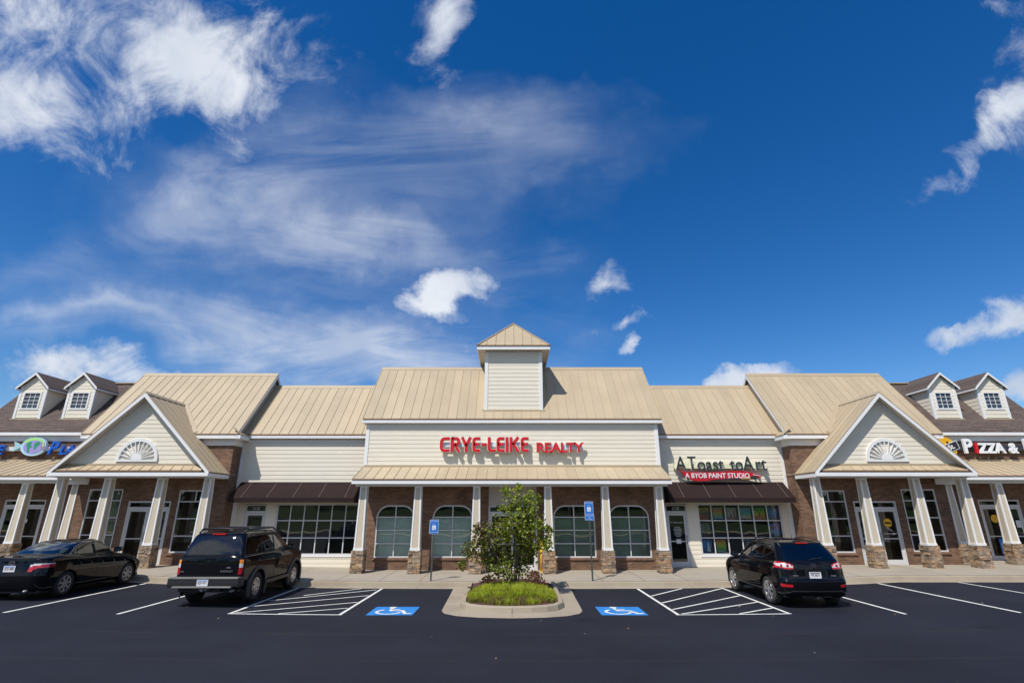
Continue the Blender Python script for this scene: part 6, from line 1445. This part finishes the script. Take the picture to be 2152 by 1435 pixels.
# ================================================================== ISLAND PLANTING
def leaf_quad(mb, p, s_, rnd, up=.3, tone=.5, droop=0):
    d = Vector((rnd.uniform(-1, 1), rnd.uniform(-1, 1), rnd.uniform(-.8, .5))).normalized(); n = Vector((rnd.uniform(-1, 1), rnd.uniform(-1, .4), rnd.uniform(-.3, 1.2))).normalized(); sd = d.cross(n).normalized(); f = sd.cross(d) * .18 * s_
    a = p; b = p + d * s_ * .45 + sd * s_ * .5 + f; c = p + d * s_; e = p + d * s_ * .45 - sd * s_ * .5 + f; b2 = p + d * s_ * .12 + sd * s_ * .30 + f; e2 = p + d * s_ * .12 - sd * s_ * .30 + f
    mb.add([a, b2, b, c, e, e2], [(0, 1, 2, 3), (0, 3, 4, 5)], tone)
TR = thing('redbud_tree', 'small leafy green multi-stem tree growing in the kerbed planting island', 'tree', (.03, 17.4, .22))
rnd = random.Random(5)
def px(u, v, Y):
    th = R(PITCH); c, s_ = math.cos(th), math.sin(th); a = (u - 1076) / 1085; b = (717.5 - v) / 1085; return Vector((a * Y / (c - b * s_), Y, 2.55 + (s_ + b * c) * Y / (c - b * s_)))
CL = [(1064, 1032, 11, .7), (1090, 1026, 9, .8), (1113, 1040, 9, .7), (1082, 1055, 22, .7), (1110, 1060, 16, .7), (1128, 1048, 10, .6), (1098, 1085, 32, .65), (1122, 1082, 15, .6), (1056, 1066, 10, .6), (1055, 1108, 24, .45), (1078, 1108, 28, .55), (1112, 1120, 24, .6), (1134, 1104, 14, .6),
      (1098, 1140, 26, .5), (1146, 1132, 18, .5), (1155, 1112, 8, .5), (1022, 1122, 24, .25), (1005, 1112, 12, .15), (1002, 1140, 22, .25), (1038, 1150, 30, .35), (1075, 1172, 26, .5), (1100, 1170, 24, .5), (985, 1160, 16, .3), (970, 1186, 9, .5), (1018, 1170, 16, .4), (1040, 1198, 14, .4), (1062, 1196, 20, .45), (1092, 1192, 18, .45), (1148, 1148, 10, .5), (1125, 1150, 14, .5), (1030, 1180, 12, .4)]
lf = MB(); centres = []
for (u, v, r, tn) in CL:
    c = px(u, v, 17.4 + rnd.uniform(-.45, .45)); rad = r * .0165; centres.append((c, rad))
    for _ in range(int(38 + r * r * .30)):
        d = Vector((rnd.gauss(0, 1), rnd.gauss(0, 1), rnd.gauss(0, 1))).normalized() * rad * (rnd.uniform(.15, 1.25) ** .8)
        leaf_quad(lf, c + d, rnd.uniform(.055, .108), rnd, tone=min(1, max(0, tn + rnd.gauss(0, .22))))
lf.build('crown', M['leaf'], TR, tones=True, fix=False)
tk = MB(); base = Vector((.03, 17.4, .16))
stems = [((-.13, .0), (-.22, 1.2), 0), ((-.05, .04), (-.08, 1.5), 0), ((.0, -.03), (.10, 1.9), 0), ((.08, .03), (.22, 1.6), 0), ((.14, .0), (.34, 1.3), 0), ((-.09, -.05), (-.5, 1.0), 0), ((.05, .06), (.02, 2.3), 0)]
tips = []
for (bx, by), (tx, tz), _ in stems:
    b0 = base + Vector((bx * .8, by, 0)); tp = base + Vector((tx, by * 3, tz)); mid = b0.lerp(tp, .5) + Vector((rnd.uniform(-.05, .05), rnd.uniform(-.05, .05), 0))
    tk.tube([b0, b0.lerp(mid, .5) + Vector((.01, 0, 0)), mid, tp], [.032, .027, .022, .012], 7); tips += [mid, tp]
for c, r in centres:
    t0 = min(tips, key=lambda q: (q - c).length + (5 if q.z > c.z + .1 else 0)); tk.tube([t0, t0.lerp(c, .5) + Vector((0, 0, -.04)), c], [.012, .009, .004], 5)
tk.build('trunk', M['bark'], TR, smooth=True)
for (x, y, h, lab, tn, den) in ((-.72, 17.55, .36, 'low reddish shrub left of the tree trunk', .55, 260), (.70, 17.45, .50, 'taller red-leaved shrub right of the tree trunk', .25, 520)):
    t = thing('nandina_shrub', lab, 'shrub', (x, y, .2), group='reddish shrubs in the planting island'); s_ = MB(); st = MB()
    for i in range(14):
        a = rnd.uniform(0, 2 * PI); rr_ = rnd.uniform(.05, .30); tp = Vector((x + rr_ * math.cos(a), y + rr_ * math.sin(a) * .8, .2 + h * rnd.uniform(.6, 1.05))); st.tube([(x + rr_ * .2 * math.cos(a), y, .14), tp], [.008, .003], 4)
    for i in range(den):
        a = rnd.uniform(0, 2 * PI); q = rnd.random() ** .5; zz_ = rnd.random(); rr_ = (.32 * math.sin(PI * (.2 + .7 * zz_))) * q
        leaf_quad(s_, Vector((x + rr_ * math.cos(a), y + rr_ * math.sin(a), .2 + h * zz_)), rnd.uniform(.035, .07), rnd, tone=min(1, max(0, tn + rnd.gauss(0, .25))))
    s_.build('foliage', M['shrubleaf'], t, tones=True, fix=False); st.build('stems', M['bark'], t)
g = MB(); n = 0
while n < 15000:
    x = rnd.uniform(-1.3, 1.3); y = rnd.uniform(14.8, 17.7)
    if (x / 1.26) ** 2 + ((y - 16.35) / 1.50) ** 2 > 1 and not (abs(x) < 1.2 and 15.3 < y < 16.8): continue
    if y > 17.2 and rnd.random() < .6: continue
    cl = mnoise.noise(Vector((x * 3, y * 3, 0)))
    front = y < 15.5
    if cl < -.25 and rnd.random() < .6: continue
    if front and rnd.random() < .45: continue
    h = rnd.uniform(.11, .22) * (1 + .25 * cl) * (.75 if front else 1); a = rnd.uniform(0, 2 * PI); ln = rnd.uniform(.03, .13); w = rnd.uniform(.004, .008); b = Vector((x, y, soil(x, y) - .01)); d = Vector((math.cos(a), math.sin(a), 0)); sd = Vector((-d.y, d.x, 0)) * w
    m1 = b + d * ln * .35 + Vector((0, 0, h * .65)); m2 = b + d * ln + Vector((0, 0, h * rnd.uniform(.75, 1.0)))
    tn = .55 + .5 * cl + rnd.gauss(0, .18); 
    if front: tn -= .12 + (.45 if mnoise.noise(Vector((x * 5, y * 5, 4))) > .05 else 0)
    if rnd.random() < .06: tn = .0
    g.add([b - sd, b + sd, m1 + sd * .8, m1 - sd * .8, m2], [(0, 1, 2, 3), (3, 2, 4)], min(1, max(0, tn))); n += 1
g.build('border_grass', M['grassblade'], kind='stuff', tones=True, fix=False)
# dry leaves and litter on asphalt and walk
lt = MB()
for i in range(60):
    x = rnd.uniform(-11, 15); y = rnd.choice((rnd.uniform(10, 18.5), rnd.uniform(18.95, 19.3), rnd.uniform(14, 18)))
    if abs(x) < 2 and y > 14: continue
    p = Vector((x, y, gz(x) + .012)); a = rnd.uniform(0, 6.3); s_ = rnd.uniform(.012, .035); u_ = Vector((math.cos(a), math.sin(a), .15)) * s_; v_ = Vector((-math.sin(a), math.cos(a), .2)) * s_ * .6
    lt.quad(p - u_, p - v_, p + u_ + Vector((0, 0, .01)), p + v_, rnd.random())
lt.build('fallen_leaves', leafmat('dry_leaf', (.12, .06, .02), (.28, .17, .07), (.55, .50, .42), .2), kind='stuff', tones=True, fix=False)
